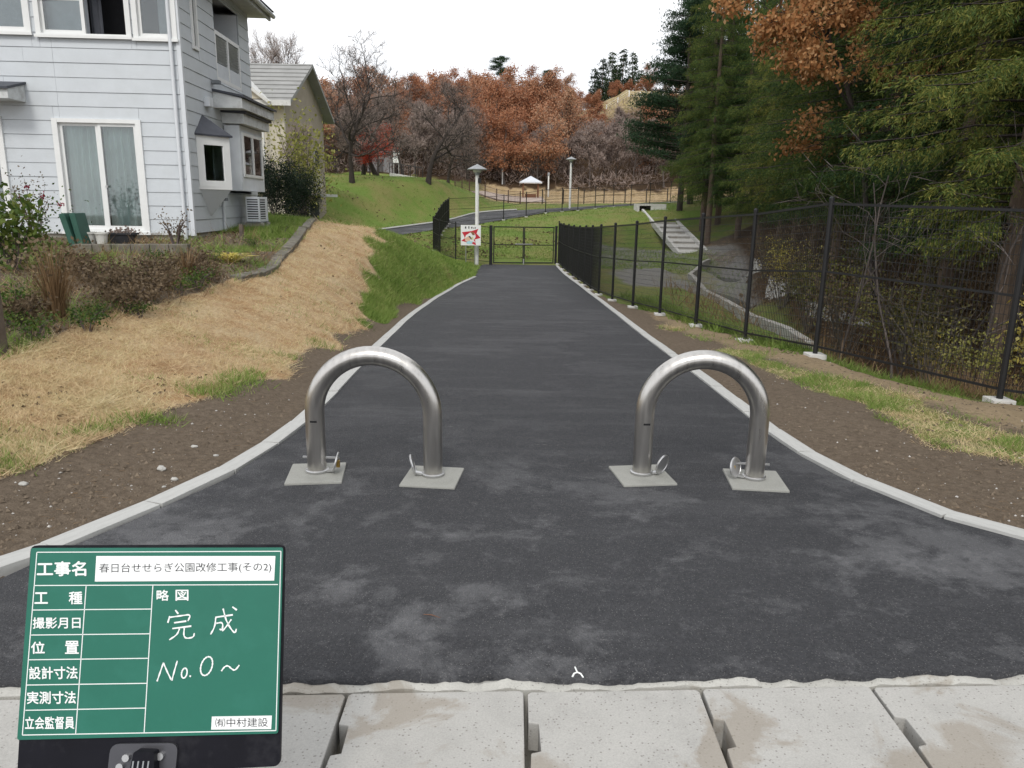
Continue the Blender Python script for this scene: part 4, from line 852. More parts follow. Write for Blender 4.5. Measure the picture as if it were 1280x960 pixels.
# ------------------------------------------------------------------ beige house behind
def far_house():
    O = np.array((-11.9, 41.0, gz(-11.9, 41.0))); root = empty('house', O); tag(root, 'beige house with grey tiled gable roof behind the dark hedge', 'house'); g = O[2]
    B = lambda mb, n, m, p=root: mb.build(n, M[m], p)
    ze = at(365, 127, 40.5)[2]-g; zr = at(390, 89, 44.5)[2]-g; Wd = 9; Dp = 8.2
    B(MB().bb(-Wd, 0, .0, .2, -.6, ze), 'front_wall', 'cream')
    B(MB().add([(-.2, .2, -.6), (0, .2, -.6), (0, Dp, -.6), (-.2, Dp, -.6), (-.2, .2, ze), (0, .2, ze), (0, Dp, ze), (-.2, Dp, ze), (0, Dp/2, zr-.15), (-.2, Dp/2, zr-.15)], [(0, 1, 2, 3), (1, 2, 6, 8, 5), (0, 4, 9, 7, 3), (1, 5, 4, 0), (2, 3, 7, 6)]), 'gable_wall', 'beige')
    B(MB().bb(-Wd, -.2, Dp-.2, Dp, -.6, ze).bb(-Wd, -Wd+.2, .2, Dp-.2, -.6, ze), 'rear_wall', 'beige')
    rf = B(MB().add([(-Wd-.5, -.7, ze-.25), (.55, -.7, ze-.25), (.55, Dp/2, zr), (-Wd-.5, Dp/2, zr), (-Wd-.5, Dp+.7, ze-.25), (.55, Dp+.7, ze-.25), (-Wd-.5, -.7, ze-.45), (.55, -.7, ze-.45), (.55, Dp/2, zr-.2), (.55, Dp+.7, ze-.45), (-Wd-.5, Dp/2, zr-.2), (-Wd-.5, Dp+.7, ze-.45)], [(0, 1, 2, 3), (3, 2, 5, 4), (6, 7, 1, 0), (7, 8, 2, 1), (8, 9, 5, 2), (9, 11, 4, 5), (10, 8, 7, 6), (11, 9, 8, 10)]), 'roof', 'rooftile')
    B(MB().bb(-Wd-.5, .58, -.78, -.702, ze-.5, ze-.24), 'fascia', 'rooflight', rf)
    for k in range(9): 
        tt_ = (k+.5)/9; B(MB().bar((-Wd-.5, -.7+(Dp/2+.7)*tt_, ze-.22+(zr-ze+.25)*tt_), (.55, -.7+(Dp/2+.7)*tt_, ze-.22+(zr-ze+.25)*tt_), .04, .03), 'tile_course', 'rooftile', rf)
    # gable dormer
    gx = -2.6; B(MB().add([(gx-1.9, -.75, ze-.2), (gx+1.9, -.75, ze-.2), (gx, -.75, ze+1.25)], [(0, 1, 2)]), 'gable_face', 'cream')
    B(MB().add([(gx-2.2, -1.0, ze-.32), (gx, -1.0, ze+1.35), (gx+2.2, -1.0, ze-.32), (gx-2.2, 1.2, ze-.32), (gx, 2.6, ze+1.35), (gx+2.2, 1.2, ze-.32), (gx-2.2, -1.0, ze-.5), (gx, -1.0, ze+1.15), (gx+2.2, -1.0, ze-.5)], [(0, 1, 4, 3), (1, 2, 5, 4), (6, 7, 1, 0), (7, 8, 2, 1)]), 'gable_roof', 'rooflight', rf)
    # balcony and windows
    bl = B(MB().bb(-5.5, -.6, -.62, -.5, 2.55, 3.6).bb(-5.5, -.6, -.5, .0, 2.55, 2.7), 'balcony', 'cream')
    for x in (-5.4, -3.2, -1.0): B(MB().bb(x, x+.1, -.6, -.5, 3.6, ze-.3), 'balcony_post', 'rooflight', bl)
    for x0, x1, z0, z1 in ((-4.9, -3.4, 3.0, 4.9), (-2.9, -1.3, 3.0, 4.9), (-4.6, -3.0, .4, 2.2), (-2.2, -1.0, .9, 2.1)):
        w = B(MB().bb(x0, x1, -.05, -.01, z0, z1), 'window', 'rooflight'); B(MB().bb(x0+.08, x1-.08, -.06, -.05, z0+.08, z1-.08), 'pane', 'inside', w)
    for y0, y1, z0, z1 in ((1.5, 2.7, 4.0, 5.2), (5.6, 6.8, 3.9, 5.1), (1.2, 2.2, .6, 2.2), (4, 6.2, .9, 2.1)):
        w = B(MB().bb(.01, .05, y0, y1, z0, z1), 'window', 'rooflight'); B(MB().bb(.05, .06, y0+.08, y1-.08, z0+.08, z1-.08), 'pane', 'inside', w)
    B(MB().bb(.01, 1.0, 1.0, 3.4, 2.55, 3.5), 'side_balcony', 'cream'); B(MB().bb(.01, 1.1, 3.9, 6.6, 2.35, 2.5), 'porch_roof', 'rooflight')
far_house()

# ------------------------------------------------------------------ site board with its writing
def text_mesh(body, size, bold=0.0):
    cu = bpy.data.curves.new('lettering', 'FONT'); cu.body = body; cu.size = size; cu.offset = bold; cu.align_x = 'LEFT'; cu.resolution_u = 2
    o = bpy.data.objects.new('lettering', cu); COL.objects.link(o)
    dg = bpy.context.evaluated_depsgraph_get(); me = bpy.data.meshes.new_from_object(o.evaluated_get(dg)); bpy.data.objects.remove(o)
    return me
def board():
    TL, TR, BL, BR = at(40, 685, 1.86), at(354, 683, 1.86), at(22, 920, 1.795), at(349, 915, 1.79)
    ex = (TR-TL)+(BR-BL); ex /= np.linalg.norm(ex); upv = (TL+TR)/2-(BL+BR)/2; up_ = upv-(upv@ex)*ex; up_ /= np.linalg.norm(up_); nz_ = np.cross(ex, up_); C0 = (TL+TR+BL+BR)/4
    base = np.array((C0[0], C0[1]+.02, -.008)); root = empty('site_board', base); tag(root, 'green construction notice board with white lettering on a black stand', 'notice board')
    rotm = np.stack([ex, up_, nz_], 1)
    def loc(x, y):   # photo pixel on the board face -> local board coordinates
        P = onplane(x, y, C0, nz_)-C0; return np.array((P@ex, P@up_))
    def zl(x, y): return loc(x/3.2, 660+y/3.2)
    def W_(p, h): return C0+ex*p[0]+up_*p[1]+nz_*h
    def add(mb, name, m, parent=root, **k): return mb.build(name, M[m], parent, base, **k)
    def polyprism(pts, h0, h1):
        n = len(pts); return MB().add([W_(p, h0) for p in pts]+[W_(p, h1) for p in pts], [tuple(range(n))[::-1], tuple(range(n, 2*n))]+[(i, (i+1) % n, (i+1) % n+n, i+n) for i in range(n)])
    def rounded(a, b_, c, d, r=.012):
        P = [np.array(q) for q in (a, b_, c, d)]; out = []
        for i in range(4):
            p = P[i]; u = P[i-1]-p; u /= np.linalg.norm(u); v = P[(i+1) % 4]-p; v /= np.linalg.norm(v)
            for t in np.linspace(0, 1, 5): out.append(p+u*r*(1-t)**2+v*r*t**2)
        return out
    q = [zl(68, 848), zl(1112, 822), zl(1132, 78), zl(124, 80)]
    face = add(polyprism(rounded(*q, r=.006), -.004, .0), 'board_face', 'greenboard')
    bk = [zl(62, 1010), zl(1118, 955), zl(1136, 66), zl(118, 70)]
    add(polyprism(rounded(*bk, r=.016), -.014, -.0045), 'backing_plate', 'blackplate')
    # ruled lines
    def line(a, b_, w=.0021, m='boardwhite', h=.0006):
        a, b_ = zl(*a), zl(*b_); d = b_-a; d /= np.linalg.norm(d); n = np.array((-d[1], d[0]))*w/2; return polyprism([a-n, b_-n, b_+n, a+n], .0003, h)
    for a, b_ in (((148, 97), (1124, 93)), ((1124, 93), (1104, 810)), ((1104, 810), (90, 828)), ((90, 828), (148, 97)), ((136, 230), (1112, 226)), ((345, 232), (303, 824)), ((612, 229), (577, 818)), ((130, 328), (604, 324)), ((125, 428), (598, 423)), ((113, 527), (592, 521)), ((107, 628), (587, 621)), ((102, 729), (581, 720))):
        add(line(a, b_), 'ruled_line', 'boardwhite', face)
    add(polyprism([zl(380, 214), zl(1097, 210), zl(1102, 112), zl(386, 112)], .0003, .0009), 'title_label', 'paper', face); add(polyprism([zl(845, 806), zl(1085, 804), zl(1088, 750), zl(848, 754)], .0003, .0009), 'company_label', 'paper', face)
    def text(body, x0, x1, y0, y1, m, bold, h=.0012):
        a, b_, c = zl(x0, (y0+y1)/2+2*0), zl(x1, (y0+y1)/2), None
        me = text_mesh(body, 1.0, 0); v = np.zeros(len(me.vertices)*3, np.float32); me.vertices.foreach_get('co', v); v = v.reshape(-1, 3)
        mn, mx_ = v[:, :2].min(0), v[:, :2].max(0); top, bot = zl((x0+x1)/2, y0), zl((x0+x1)/2, y1)
        sx = (v[:, 0]-mn[0])/(mx_[0]-mn[0]); sy = (v[:, 1]-mn[1])/(mx_[1]-mn[1])
        tilt = (zl(x1, (y0+y1)/2-(x1-x0)*.008)-zl(x0, (y0+y1)/2)); left = zl(x0, (y0+y1)/2); hgt = np.linalg.norm(top-bot)
        xy = left+sx[:, None]*tilt+(sy-.5)[:, None]*(top-bot)
        fs = [tuple(p.vertices) for p in me.polygons]; mb = MB(); bo = max(bold, 0)*hgt*1.0
        for k, (dx, dy) in enumerate(((0, 0), (bo, 0), (-bo, 0), (0, bo), (0, -bo)) if bo else ((0, 0),)):
            P = C0+(xy[:, :1]+dx)*ex+(xy[:, 1:2]+dy)*up_+nz_*(h+k*.00006); mb.add(P, fs)
        bpy.data.meshes.remove(me); add(mb, 'lettering', m, face)
    text('工事名', 150, 345, 135, 192, 'boardwhite', .028); text('春日台せせらぎ公園改修工事(その2)', 398, 1086, 142, 184, 'ink', -.002)
    text('工', 140, 192, 258, 302, 'boardwhite', .028); text('種', 277, 330, 255, 304, 'boardwhite', .022)
    text('撮影月日', 133, 323, 358, 402, 'boardwhite', .02); text('位', 126, 180, 455, 502, 'boardwhite', .026); text('置', 262, 316, 452, 502, 'boardwhite', .022)
    text('設計寸法', 118, 311, 555, 604, 'boardwhite', .022); text('実測寸法', 110, 304, 654, 703, 'boardwhite', .022); text('立会監督員', 102, 298, 755, 804, 'boardwhite', .02)
    text('略', 628, 676, 248, 290, 'boardwhite', .022); text('図', 704, 754, 248, 290, 'boardwhite', .026); text('㈲中村建設', 862, 1072, 760, 796, 'ink', 0)
    def ell(cx_, cy, rx, ry, sl): return [(cx_+rx*math.cos(t)-sl*math.sin(t)*ry, cy+ry*math.sin(t)) for t in np.linspace(-1.9, 4.5, 18)]
    strokes = [[(702, 328), (714, 343)], [(680, 352), (672, 379)], [(680, 357), (730, 350), (765, 345), (752, 372)], [(697, 379), (746, 372)], [(690, 402), (766, 392)], [(719, 402), (710, 426), (678, 447)], [(738, 400), (735, 430), (745, 442), (775, 437), (778, 420)],
     [(862, 357), (932, 347)], [(864, 358), (860, 395), (843, 425)], [(866, 381), (893, 376), (890, 409), (879, 404)], [(893, 322), (905, 370), (925, 405), (942, 422), (946, 403)], [(926, 365), (907, 393), (890, 412)], [(930, 315), (948, 328)],
     [(629, 613), (642, 575), (655, 538)], [(655, 540), (672, 580), (688, 610)], [(688, 610), (700, 565), (710, 531)], ell(738, 580, 11, 20, .15), [(759, 590), (764, 594)], ell(827, 552, 23, 38, .22), [(886, 572), (898, 555), (912, 549), (926, 562), (940, 571), (958, 548)]]
    for s in strokes:
        w = .0033; P = smooth_poly([zl(*p) for p in s], 2) if len(s) > 2 else np.array([zl(*p) for p in s]); t = np.gradient(P, axis=0); t /= np.linalg.norm(t, axis=1)[:, None]+1e-9; n = np.stack([-t[:, 1], t[:, 0]], 1)*w/2*(1+.25*np.sin(np.arange(len(P))*1.7))[:, None]
        vs = [W_(p, .0011) for p in P+n]+[W_(p, .0011) for p in P-n]; k = len(P)
        add(MB().add(vs, [(i+k, i+1+k, i+1, i) for i in range(k-1)]), 'chalk_stroke', 'chalk', face)
    # clamp bracket below the face
    pl = add(polyprism(rounded(zl(430, 1010), zl(700, 1005), zl(716, 858), zl(445, 862), .022), -.004, .004), 'clamp_plate', 'darkplate')
    add(polyprism(rounded(zl(530, 1015), zl(640, 1012), zl(640, 880), zl(560, 878), .006), .004, .03), 'clamp_jaw', 'blackplate')
    for x, y in ((512, 914), (648, 908), (487, 950)):
        p = zl(x, y); add(MB().tube([W_(p, .004), W_(p, .013)], .0085, 10), 'bolt', 'galv', pl)
    for k in range(4): p0, p1 = zl(560+k*20, 915), zl(548+k*20, 1000); add(MB().bar(W_(p0, .031), W_(p1, .031), .002, .003), 'jaw_rib', 'lampgrey', pl)
    # stand: pole and tripod feet, out of frame
    hub = np.array((C0[0]+.02, C0[1]+.05, .22)); low = W_(zl(570, 960), -.02)
    add(MB().tube([low+nz_*0, hub], .016, 10), 'stand_pole', 'blackplate')
    for a in (100, 215, 325): add(MB().tube([hub, hub+np.array((.24*math.cos(R(a)), .24*math.sin(R(a)), -.228))], .011, 8), 'stand_leg', 'blackplate')
board()

# ------------------------------------------------------------------ vegetation: generators
def unit(v): return v/(np.linalg.norm(v, axis=-1, keepdims=True)+1e-9)
def leaf_quads(c, d, L, Wd, rg, flat=0.0):
    """rhombic leaves: base c, direction d, length L, width Wd; flat > 0 turns the blades towards the sky"""
    n = len(c); d = unit(d); r = rg.normal(size=(n, 3)); r[:, 2] *= 1-flat
    w = unit(np.cross(d, r)); L = np.broadcast_to(L, n)[:, None]; Wd = np.broadcast_to(Wd, n)[:, None]
    m = c+d*L*.5; return np.stack([c, m+w*Wd*.5, c+d*L, m-w*Wd*.5], 1)
def grass_tris(c, d, L, Wd, rg):
    n = len(c); w = unit(np.cross(d, rg.normal(size=(n, 3))))*np.broadcast_to(Wd, n)[:, None]*.5
    return np.stack([c-w, c+w, c+unit(d)*np.broadcast_to(L, n)[:, None]], 1)
def skeleton(rg, H, r0, kids=(9, 7, 6, 4), first=.28, ang=(35, 65), ratio=(.62, .55, .5, .45), up=.22, wob=.16, lean=(0, 0), trunk_frac=.85):
    out = []; tips = []
    def branch(p, d, L, r, lv):
        n = (8, 6, 5, 4, 3)[min(lv, 4)]; pts = [p.copy()]; dd = d.copy()
        for k in range(n-1):
            dd = unit(dd+rg.normal(size=3)*wob*(.5 if lv == 0 else 1)+np.array((0, 0, up*(.2 if lv == 0 else 1)/n*2))); pts.append(pts[-1]+dd*L/(n-1))
        pts = np.array(pts); rad = r*np.linspace(1, .45 if lv == 0 else .3, n)
        if lv == 0: rad[0] *= 1.35
        out.append((pts, rad, lv))
        if lv >= len(kids): tips.append((pts[-1], dd)); tips.append((pts[len(pts)//2], dd)); return
        m = kids[lv]
        for k in range(m):
            t = (first if lv == 0 else .22)+(1-(first if lv == 0 else .22))*(k+rg.random()*.7)/m; t = min(t, .99)
            x = t*(n-1); i = int(x); q = pts[i]+(pts[min(i+1, n-1)]-pts[i])*(x-i)
            td = unit(pts[min(i+1, n-1)]-pts[i]); az = k*2.4+rg.random()*1.2; u, v, _ = frame_of(td); a = R(rg.uniform(*ang))
            nd_ = td*math.cos(a)+(u*math.cos(az)+v*math.sin(az))*math.sin(a)
            branch(q, unit(nd_), L*ratio[lv]*rg.uniform(.75, 1.15)*(1-.35*t if lv == 0 else 1-.3*t), max(np.interp(x, range(n), rad)*.55, .004), lv+1)
        if lv > 0: tips.append((pts[-1], dd))
    branch(np.zeros(3)-np.array((0, 0, .15)), unit(np.array((lean[0], lean[1], 1.))), H*trunk_frac, r0, 0)
    return out, tips
def wood(sk, name, m, parent, minr=.0, sides=(8, 6, 4, 3, 3), maxlv=9):
    mb = MB()
    for pts, rad, lv in sk:
        if lv <= maxlv: mb.tube(pts, np.maximum(rad, minr), sides[min(lv, 4)], False)
    return mb.build(name, M[m] if isinstance(m, str) else m, parent, smooth=True)
def tree_root(name): return empty(name, (0, 0, 0))
def split_wood(sk, root, m, minr=0.0):
    wood([s for s in sk if s[2] == 0], 'trunk', m, root); wood([s for s in sk if s[2] > 0], 'branches', m, root, minr)
def bare_tree(seed, H, r0, tw=2500, minr=.006, **k):
    rg = np.random.default_rng(seed); root = tree_root('bare_tree'); sk, tips = skeleton(rg, H, r0, **k); split_wood(sk, root, 'bark', minr)
    tp = np.array([t[0] for t in tips]); td = np.array([t[1] for t in tips]); i = rg.integers(0, len(tp), tw)
    d = unit(td[i]+rg.normal(size=(tw, 3))*.55+np.array((0, 0, .15))); c = tp[i]+rg.normal(size=(tw, 3))*.08
    np_mesh('twigs', leaf_quads(c, d, rg.uniform(.25, .7, tw), .014, rg), 4, LM['greytwig'], root); return root
def leafy_tree(seed, H, r0, leaf, n, size, spread, bark='bark_grey', name='oak_tree', clump=.5, droop=0, minr=.01, sk_kw={}):
    rg = np.random.default_rng(seed); root = tree_root(name); sk, tips = skeleton(rg, H, r0, **sk_kw); split_wood(sk, root, bark, minr)
    tp = np.array([t[0] for t in tips]); td = np.array([t[1] for t in tips]); keep = rg.random(len(tp)) < clump; tp, td = tp[keep], td[keep]
    i = rg.integers(0, len(tp), n); c = tp[i]+rg.normal(size=(n, 3))*spread*np.array((1, 1, .7)); d = unit(rg.normal(size=(n, 3))+np.array((0, 0, -droop)))
    np_mesh('crown', leaf_quads(c, d, rg.uniform(.7, 1.3, n)*size, rg.uniform(.5, .8, n)*size, rg), 4, LM[leaf], root); return root
def cedar(seed, H, zb, Lm, tier=.28, per=5, blade=(.07, .15), bw=.02, step=.17, sprays=3, nb=12, leaf='cedar', name='cedar_tree', r0=.17, droop=.5, twigs=True, dens_top=1.0):
    rg = np.random.default_rng(seed); root = tree_root(name); C_, D_ = [], []; br = MB(); z = zb
    while z < H-.2:
        t = (z-zb)/(H-zb); per_ = per if t < .55 else max(3, int(per*dens_top))
        for k in range(per_):
            az = rg.uniform(0, 2*math.pi); L = Lm*((1-t)**.75*.95+.06)*rg.uniform(.55, 1.1)*(min(1, .62+t*3.5)); out = np.array((math.cos(az), math.sin(az), 0)); sd_ = np.array((-out[1], out[0], 0))
            s = np.linspace(0, 1, 7); zz = .12*L*s-droop*L*s**2*.9+.22*L*s**4+(.25*L*s if t > .7 else 0); p = np.array((0, 0, z+rg.uniform(-.1, .1)))+out*(L*s)[:, None]+sd_*(rg.normal()*.15*L*s**2)[:, None]; p[:, 2] += zz
            if twigs and z < zb+7: br.tube(p[::2], np.linspace(.022, .006, 4), 3, False)
            q = np.arange(.22*L, L, step)/L; pc = np.stack([np.interp(q, s, p[:, j]) for j in range(3)], 1); m = len(pc)
            if not m: continue
            for sp in range(sprays):
                sl_ = rg.uniform(.2, .55, m)*(1.15-q*.45)*(1 if blade[1] < .2 else 1.6); lat = rg.choice((-1, 1), m)[:, None]*rg.uniform(.2, 1, (m, 1))
                dr = unit(out*rg.uniform(.2, .9, (m, 1))+sd_*lat+np.array((0, 0, -1.))*rg.uniform(.1, .95, (m, 1)))
                tt_ = np.linspace(.1, 1, nb); P = pc[:, None]+dr[:, None]*(sl_[:, None]*tt_)[..., None]; P[..., 2] -= (.25*sl_[:, None]*tt_**2)
                P = P.reshape(-1, 3)+rg.normal(size=(m*nb, 3))*.018; dd = np.repeat(dr, nb, 0)+rg.normal(size=(m*nb, 3))*.45+np.array((0, 0, -.15)); C_.append(P); D_.append(dd)
        z += tier*rg.uniform(.75, 1.25)*(1 if t < .5 else 1.5)
    c = np.concatenate(C_); d = np.concatenate(D_); n = len(c)
    tr = MB(); zs = np.linspace(-.4, H*.96, 9); wob = np.cumsum(rg.normal(size=(9, 2))*.02, 0); tr.tube(np.column_stack([wob, zs]), np.linspace(r0*1.15, .03, 9), 10, False); tr.build('trunk', M['bark_cedar'], root, smooth=True)
    if twigs and br.v: br.build('branches', M['bark'], root)
    np_mesh('crown', leaf_quads(c, unit(d), rg.uniform(*blade, n), bw*rg.uniform(.6, 1.2, n), rg), 4, LM[leaf], root); return root
used = set()
def place(proto, x, y, rz, sc=1.0, label=None, cat='tree', group=None, sink=.0, name=None, scz=None, zoff=0):
    o = proto if id(proto) not in used else copy_tree(proto); used.add(id(proto))
    o.location = (x, y, gz(x, y)-sink+zoff); o.rotation_euler = (0, 0, rz); o.scale = (sc, sc, scz or sc); tag(o, label, cat, group); return o
def R_(): return random.uniform(0, 6.28)

# ------------------------------------------------------------------ cedars right of the path
CK = dict(bw=.0145, blade=(.045, .1), step=.15, sprays=4, nb=24, per=6, tier=.27)
cedars = [cedar(11, 14.5, 2.2, 2.8, **CK), cedar(12, 15.5, 1.8, 2.9, **CK)]; cedars.append(cedars[0])
cedarB = cedar(14, 17, 3.0, 3.0, tier=.5, per=5, blade=(.18, .38), bw=.1, step=.26, sprays=4, nb=6, leaf='cedar', twigs=False)
front = [(7.25, 11.2), (8.2, 14.4), (8.6, 18.2), (9.2, 22), (10.2, 26), (11.0, 30.2), (12.0, 35), (12.7, 40), (13.1, 45.5), (13.3, 51)]
ordn = ['nearest', 'second', 'third', 'fourth', 'fifth', 'sixth', 'seventh', 'eighth', 'ninth', 'farthest']
for k, (x, y) in enumerate(front):
    place(cedars[(0, 1, 2)[k % 3]] if k < 7 else cedars[k % 3], x, y, R_(), random.uniform(.95, 1.12), f'dark green cedar behind the fence, {ordn[k]} in the front row', 'tree', 'cedars at the wood edge')
for k, (x, y) in enumerate(front):
    for j, dx in enumerate((3.0, 6.0, 9.5)):
        if j == 2 and k % 2: continue
        place(cedarB if (j or k > 4) else cedars[(k+1) % 3], x+dx+random.uniform(-.7, .7), y+1.8+random.uniform(-.9, .9), R_(), random.uniform(.9, 1.15), 'dark cedar standing deeper in the wood behind the front row', 'tree', 'cedars inside the wood')
for k, (x, y) in enumerate(((11.6, 46.5), (12.2, 50.5), (14.2, 55), (13.6, 61))):
    place(cedars[k % 2], x, y, R_(), (1.0, 1.05, 1.1, 1.15)[k], ('slim dark cedar filling the left end of the wood, nearest of four', 'dark cedar at the left end of the wood, second of four', 'dark cedar at the left end of the wood behind the pine', 'dark cedar at the left end of the wood nearest the park road')[k], 'tree', 'cedars at the wood edge', scz=1.35)
for (x, y) in ((9.8, 8.2), (12.5, 9.8), (12, 6.5), (15, 12), (16.5, 58), (19, 63), (17.5, 66.5), (21, 58), (23, 66)):
    place(cedarB, x, y, R_(), random.uniform(.9, 1.1), 'dark cedar standing deeper in the wood behind the front row', 'tree', 'cedars inside the wood')
def pine_proto(seed, H=9, name='pine_tree'):
    rg = np.random.default_rng(seed); root = tree_root(name); br = MB(); C_, D_ = [], []
    for z in np.arange(2.4, H, .62):
        for k in range(4):
            az = rg.uniform(0, 6.28); L = (H-z)*.3+1.1*rg.uniform(.6, 1.2); o = np.array((math.cos(az), math.sin(az), .12)); p0 = np.array((0, 0, z+rg.uniform(-.2, .2))); br.tube([p0, p0+o*L*.5, p0+o*L+(0, 0, .1)], [.05, .035, .015], 4, False)
            m = 420; t = rg.uniform(.35, 1.05, m); c = p0+o*L*t[:, None]+rg.normal(size=(m, 3))*np.array((.3, .3, .09)); C_.append(c); D_.append(unit(rg.normal(size=(m, 3))+np.array((0, 0, .6))))
    MB().tube([(0, 0, -.3), (.1, 0, H*.5), (.05, .1, H)], [.2, .13, .03], 8, False).build('trunk', M['bark'], root); br.build('branches', M['bark'], root)
    c = np.concatenate(C_); n = len(c); np_mesh('crown', leaf_quads(c, np.concatenate(D_), rg.uniform(.15, .3, n), .045, rg), 4, LM['pine'], root); return root
pine = pine_proto(21, 12)
place(pine, 11.6, 55, 1.0, 1.15, 'dark pine with flat layered branches at the left edge of the wood', 'tree')
place(pine, 13.2, 59, 3.0, 1.25, 'dark pine half hidden behind the layered pine at the wood edge', 'tree')
# orange leaved tree before the cedars
ot = leafy_tree(31, 7.4, .06, 'orange', 10500, .085, .13, 'bark', 'dry_leaved_tree', .26, .9, .006, dict(kids=(10, 6, 5), first=.46, ang=(35, 75), ratio=(.33, .5, .45), up=.05, wob=.2, lean=(-.1, -.02)))
place(ot, 7.95, 16.6, 0.0, 1.25, 'slender tree with dry orange leaves in front of the dark cedars', 'tree')
# saplings and bushes behind the fence
sap = [bare_tree(40+k, 3.4+k*.5, .022, 40, .003, kids=(5, 3), first=.3, ang=(30, 65), ratio=(.5, .5), up=.1, wob=.22, lean=(.1*(k-1), 0)) for k in range(3)]
for s in sap:
    s.name = 'bare_sapling'
    for ch in kids(s): ch.data.materials.clear(); ch.data.materials.append(M['bark_grey'])
sx = [(6.5, 8.6), (6.6, 10.4), (5.6, 10.9), (6.1, 11.8), (7.9, 9.9), (7.5, 12.4), (6.9, 13.2), (8.0, 8.4), (5.2, 11.9), (8.6, 11.6), (7.9, 13.4), (9.0, 16.4), (9.2, 13), (10.2, 20), (6.3, 7.9), (9.9, 24)]
for k, (x, y) in enumerate(sx): place(sap[k % 3], x, y, R_(), random.uniform(.7, 1.15), 'thin pale bare sapling between the fence and the cedars', 'sapling', 'bare saplings behind the fence')
def bush(seed, leaf, n, r, h, size, stems=9, name='bush', bark='twig', cl=14, flat=.2):
    rg = np.random.default_rng(seed); root = tree_root(name); mb = MB(); cs = []
    for k in range(stems):
        az = rg.uniform(0, 6.28); e = np.array((math.cos(az)*r*rg.uniform(.3, 1), math.sin(az)*r*rg.uniform(.3, 1), h*rg.uniform(.55, 1))); m_ = e*.5+np.array((0, 0, h*.12)); mb.tube([(e[0]*.1, e[1]*.1, -.05), m_, e], [.012, .008, .003], 4, False); cs += [e, m_, (e+m_)/2]
    for k in range(cl):
        v = rg.normal(size=3); v /= np.linalg.norm(v); cs.append(np.array((v[0]*r*.75, v[1]*r*.75, h*.52+v[2]*h*.4)))
    cs = np.array(cs); i = rg.integers(0, len(cs), n); c = cs[i]+rg.normal(size=(n, 3))*np.array((r, r, h*.8))*.17; c[:, 2] = np.abs(c[:, 2])+.02
    mb.build('stems', M[bark], root); np_mesh('leaves', leaf_quads(c, rg.normal(size=(n, 3))+np.array((0, 0, -.2)), rg.uniform(.6, 1.3, n)*size, rg.uniform(.35, .7, n)*size, rg, flat), 4, LM[leaf], root); return root
yb = [bush(51, 'bamboo', 900, .9, 1.5, .09, 12), bush(52, 'yellow', 500, .7, 1.3, .085, 12, cl=8)]
for k, (x, y) in enumerate(((7.9, 20.5), (8.5, 23.5), (7.5, 17.3), (9.2, 27), (7.2, 14.2), (8.9, 25.5), (10.2, 30), (7.2, 10.1), (6.2, 10.0), (6.9, 12.2))):
    place(yb[k % 2], x, y, R_(), random.uniform(.55, 1.1), ('yellow green bush on the stream bank behind the fence', 'bush with sparse yellow leaves behind the fence')[k % 2], 'bush', ('yellow green bushes behind the fence', 'sparse yellow bushes behind the fence')[k % 2])
th = [bush(53, 'brownleaf', 1100, 1.0, 1.9, .085, 22, 'thicket_bush', 'bark_pale', 16), bush(54, 'olive', 1000, .95, 1.7, .08, 20, 'thicket_bush', 'bark_pale', 16)]
for k, (x, y) in enumerate(((6.9, 15.6), (7.4, 18.8), (7.8, 22), (8.9, 16), (8.3, 12.6), (7.1, 13.4), (8.1, 10.6), (9.1, 20), (9.4, 24), (6.3, 11.2), (9.3, 28.4), (7.6, 9.2), (6.9, 8.3), (8.8, 9.4), (10.6, 32), (9.6, 14))):
    place(th[k % 2], x, y, R_(), random.uniform(.8, 1.2), ('tangled brown thicket bush behind the fence', 'dull olive thicket bush behind the fence')[k % 2], 'bush', ('brown thicket bushes behind the fence', 'olive thicket bushes behind the fence')[k % 2])
# ------------------------------------------------------------------ trees on the mound and hill
bt = [bare_tree(61, 10.2, .2, 5200, .012, kids=(10, 7, 6, 4), first=.27, ang=(38, 68), ratio=(.72, .55, .5, .45), up=.32, wob=.17), bare_tree(62, 8.2, .2, 5200, .012, kids=(9, 8, 6, 4), first=.26, ang=(40, 75), ratio=(.72, .55, .5, .45), up=.15, wob=.2, lean=(.08, 0)), bare_tree(63, 9.5, .14, 5000, .01, kids=(12, 7, 6), first=.3, ang=(20, 45), ratio=(.5, .5, .5), up=.35, wob=.14)]
p = on_ground(440, 228); place(bt[0], p[0], p[1], .6, .95, scz=.8, label='tall bare cherry tree on the grass mound, left one')
p = on_ground(535, 228); place(bt[1], p[0], p[1], 2.2, 1.0, 'spreading bare cherry tree on the mound beside the ramp', 'tree')
p = on_ground(462, 221); l = place(bt[1], p[0], p[1]+3, 4.4, .95, 'bare tree with a thick trunk leaning right, behind the tall cherry', 'tree'); l.rotation_euler = (R(4), R(26), 4.4)
for k, (px, d, s, lab) in enumerate(((398, 58, 1.0, 'fine twigged bare tree rising beside the beige house'), (372, 55, .9, 'fine twigged bare tree in front of the beige house roof'), (355, 34, .55, 'small bare shrubby tree above the dark hedge'), (505, 76, .85, 'bare grey tree behind the ramp, left of the spreading cherry'), (585, 95, 1.0, 'bare grey tree at the foot of the hill, left of the pavilion'), (560, 88, .8, 'grey bare tree at the left edge of the yellow lawn'))):
    q = at(px, 250, d); place(bt[2] if k < 4 else bt[1], q[0], q[1], R_(), s, lab, 'tree')
q = at(455, 250, 62); place(bt[1], q[0], q[1], 1, .8, 'dark bare tree with low crown between the cherry and the ramp', 'tree')
mp = leafy_tree(71, 4.5, .09, 'redmaple', 2600, .13, .3, 'bark', 'maple_tree', .8, .3, .008, dict(kids=(8, 6, 4), first=.25, ratio=(.6, .5, .45)))
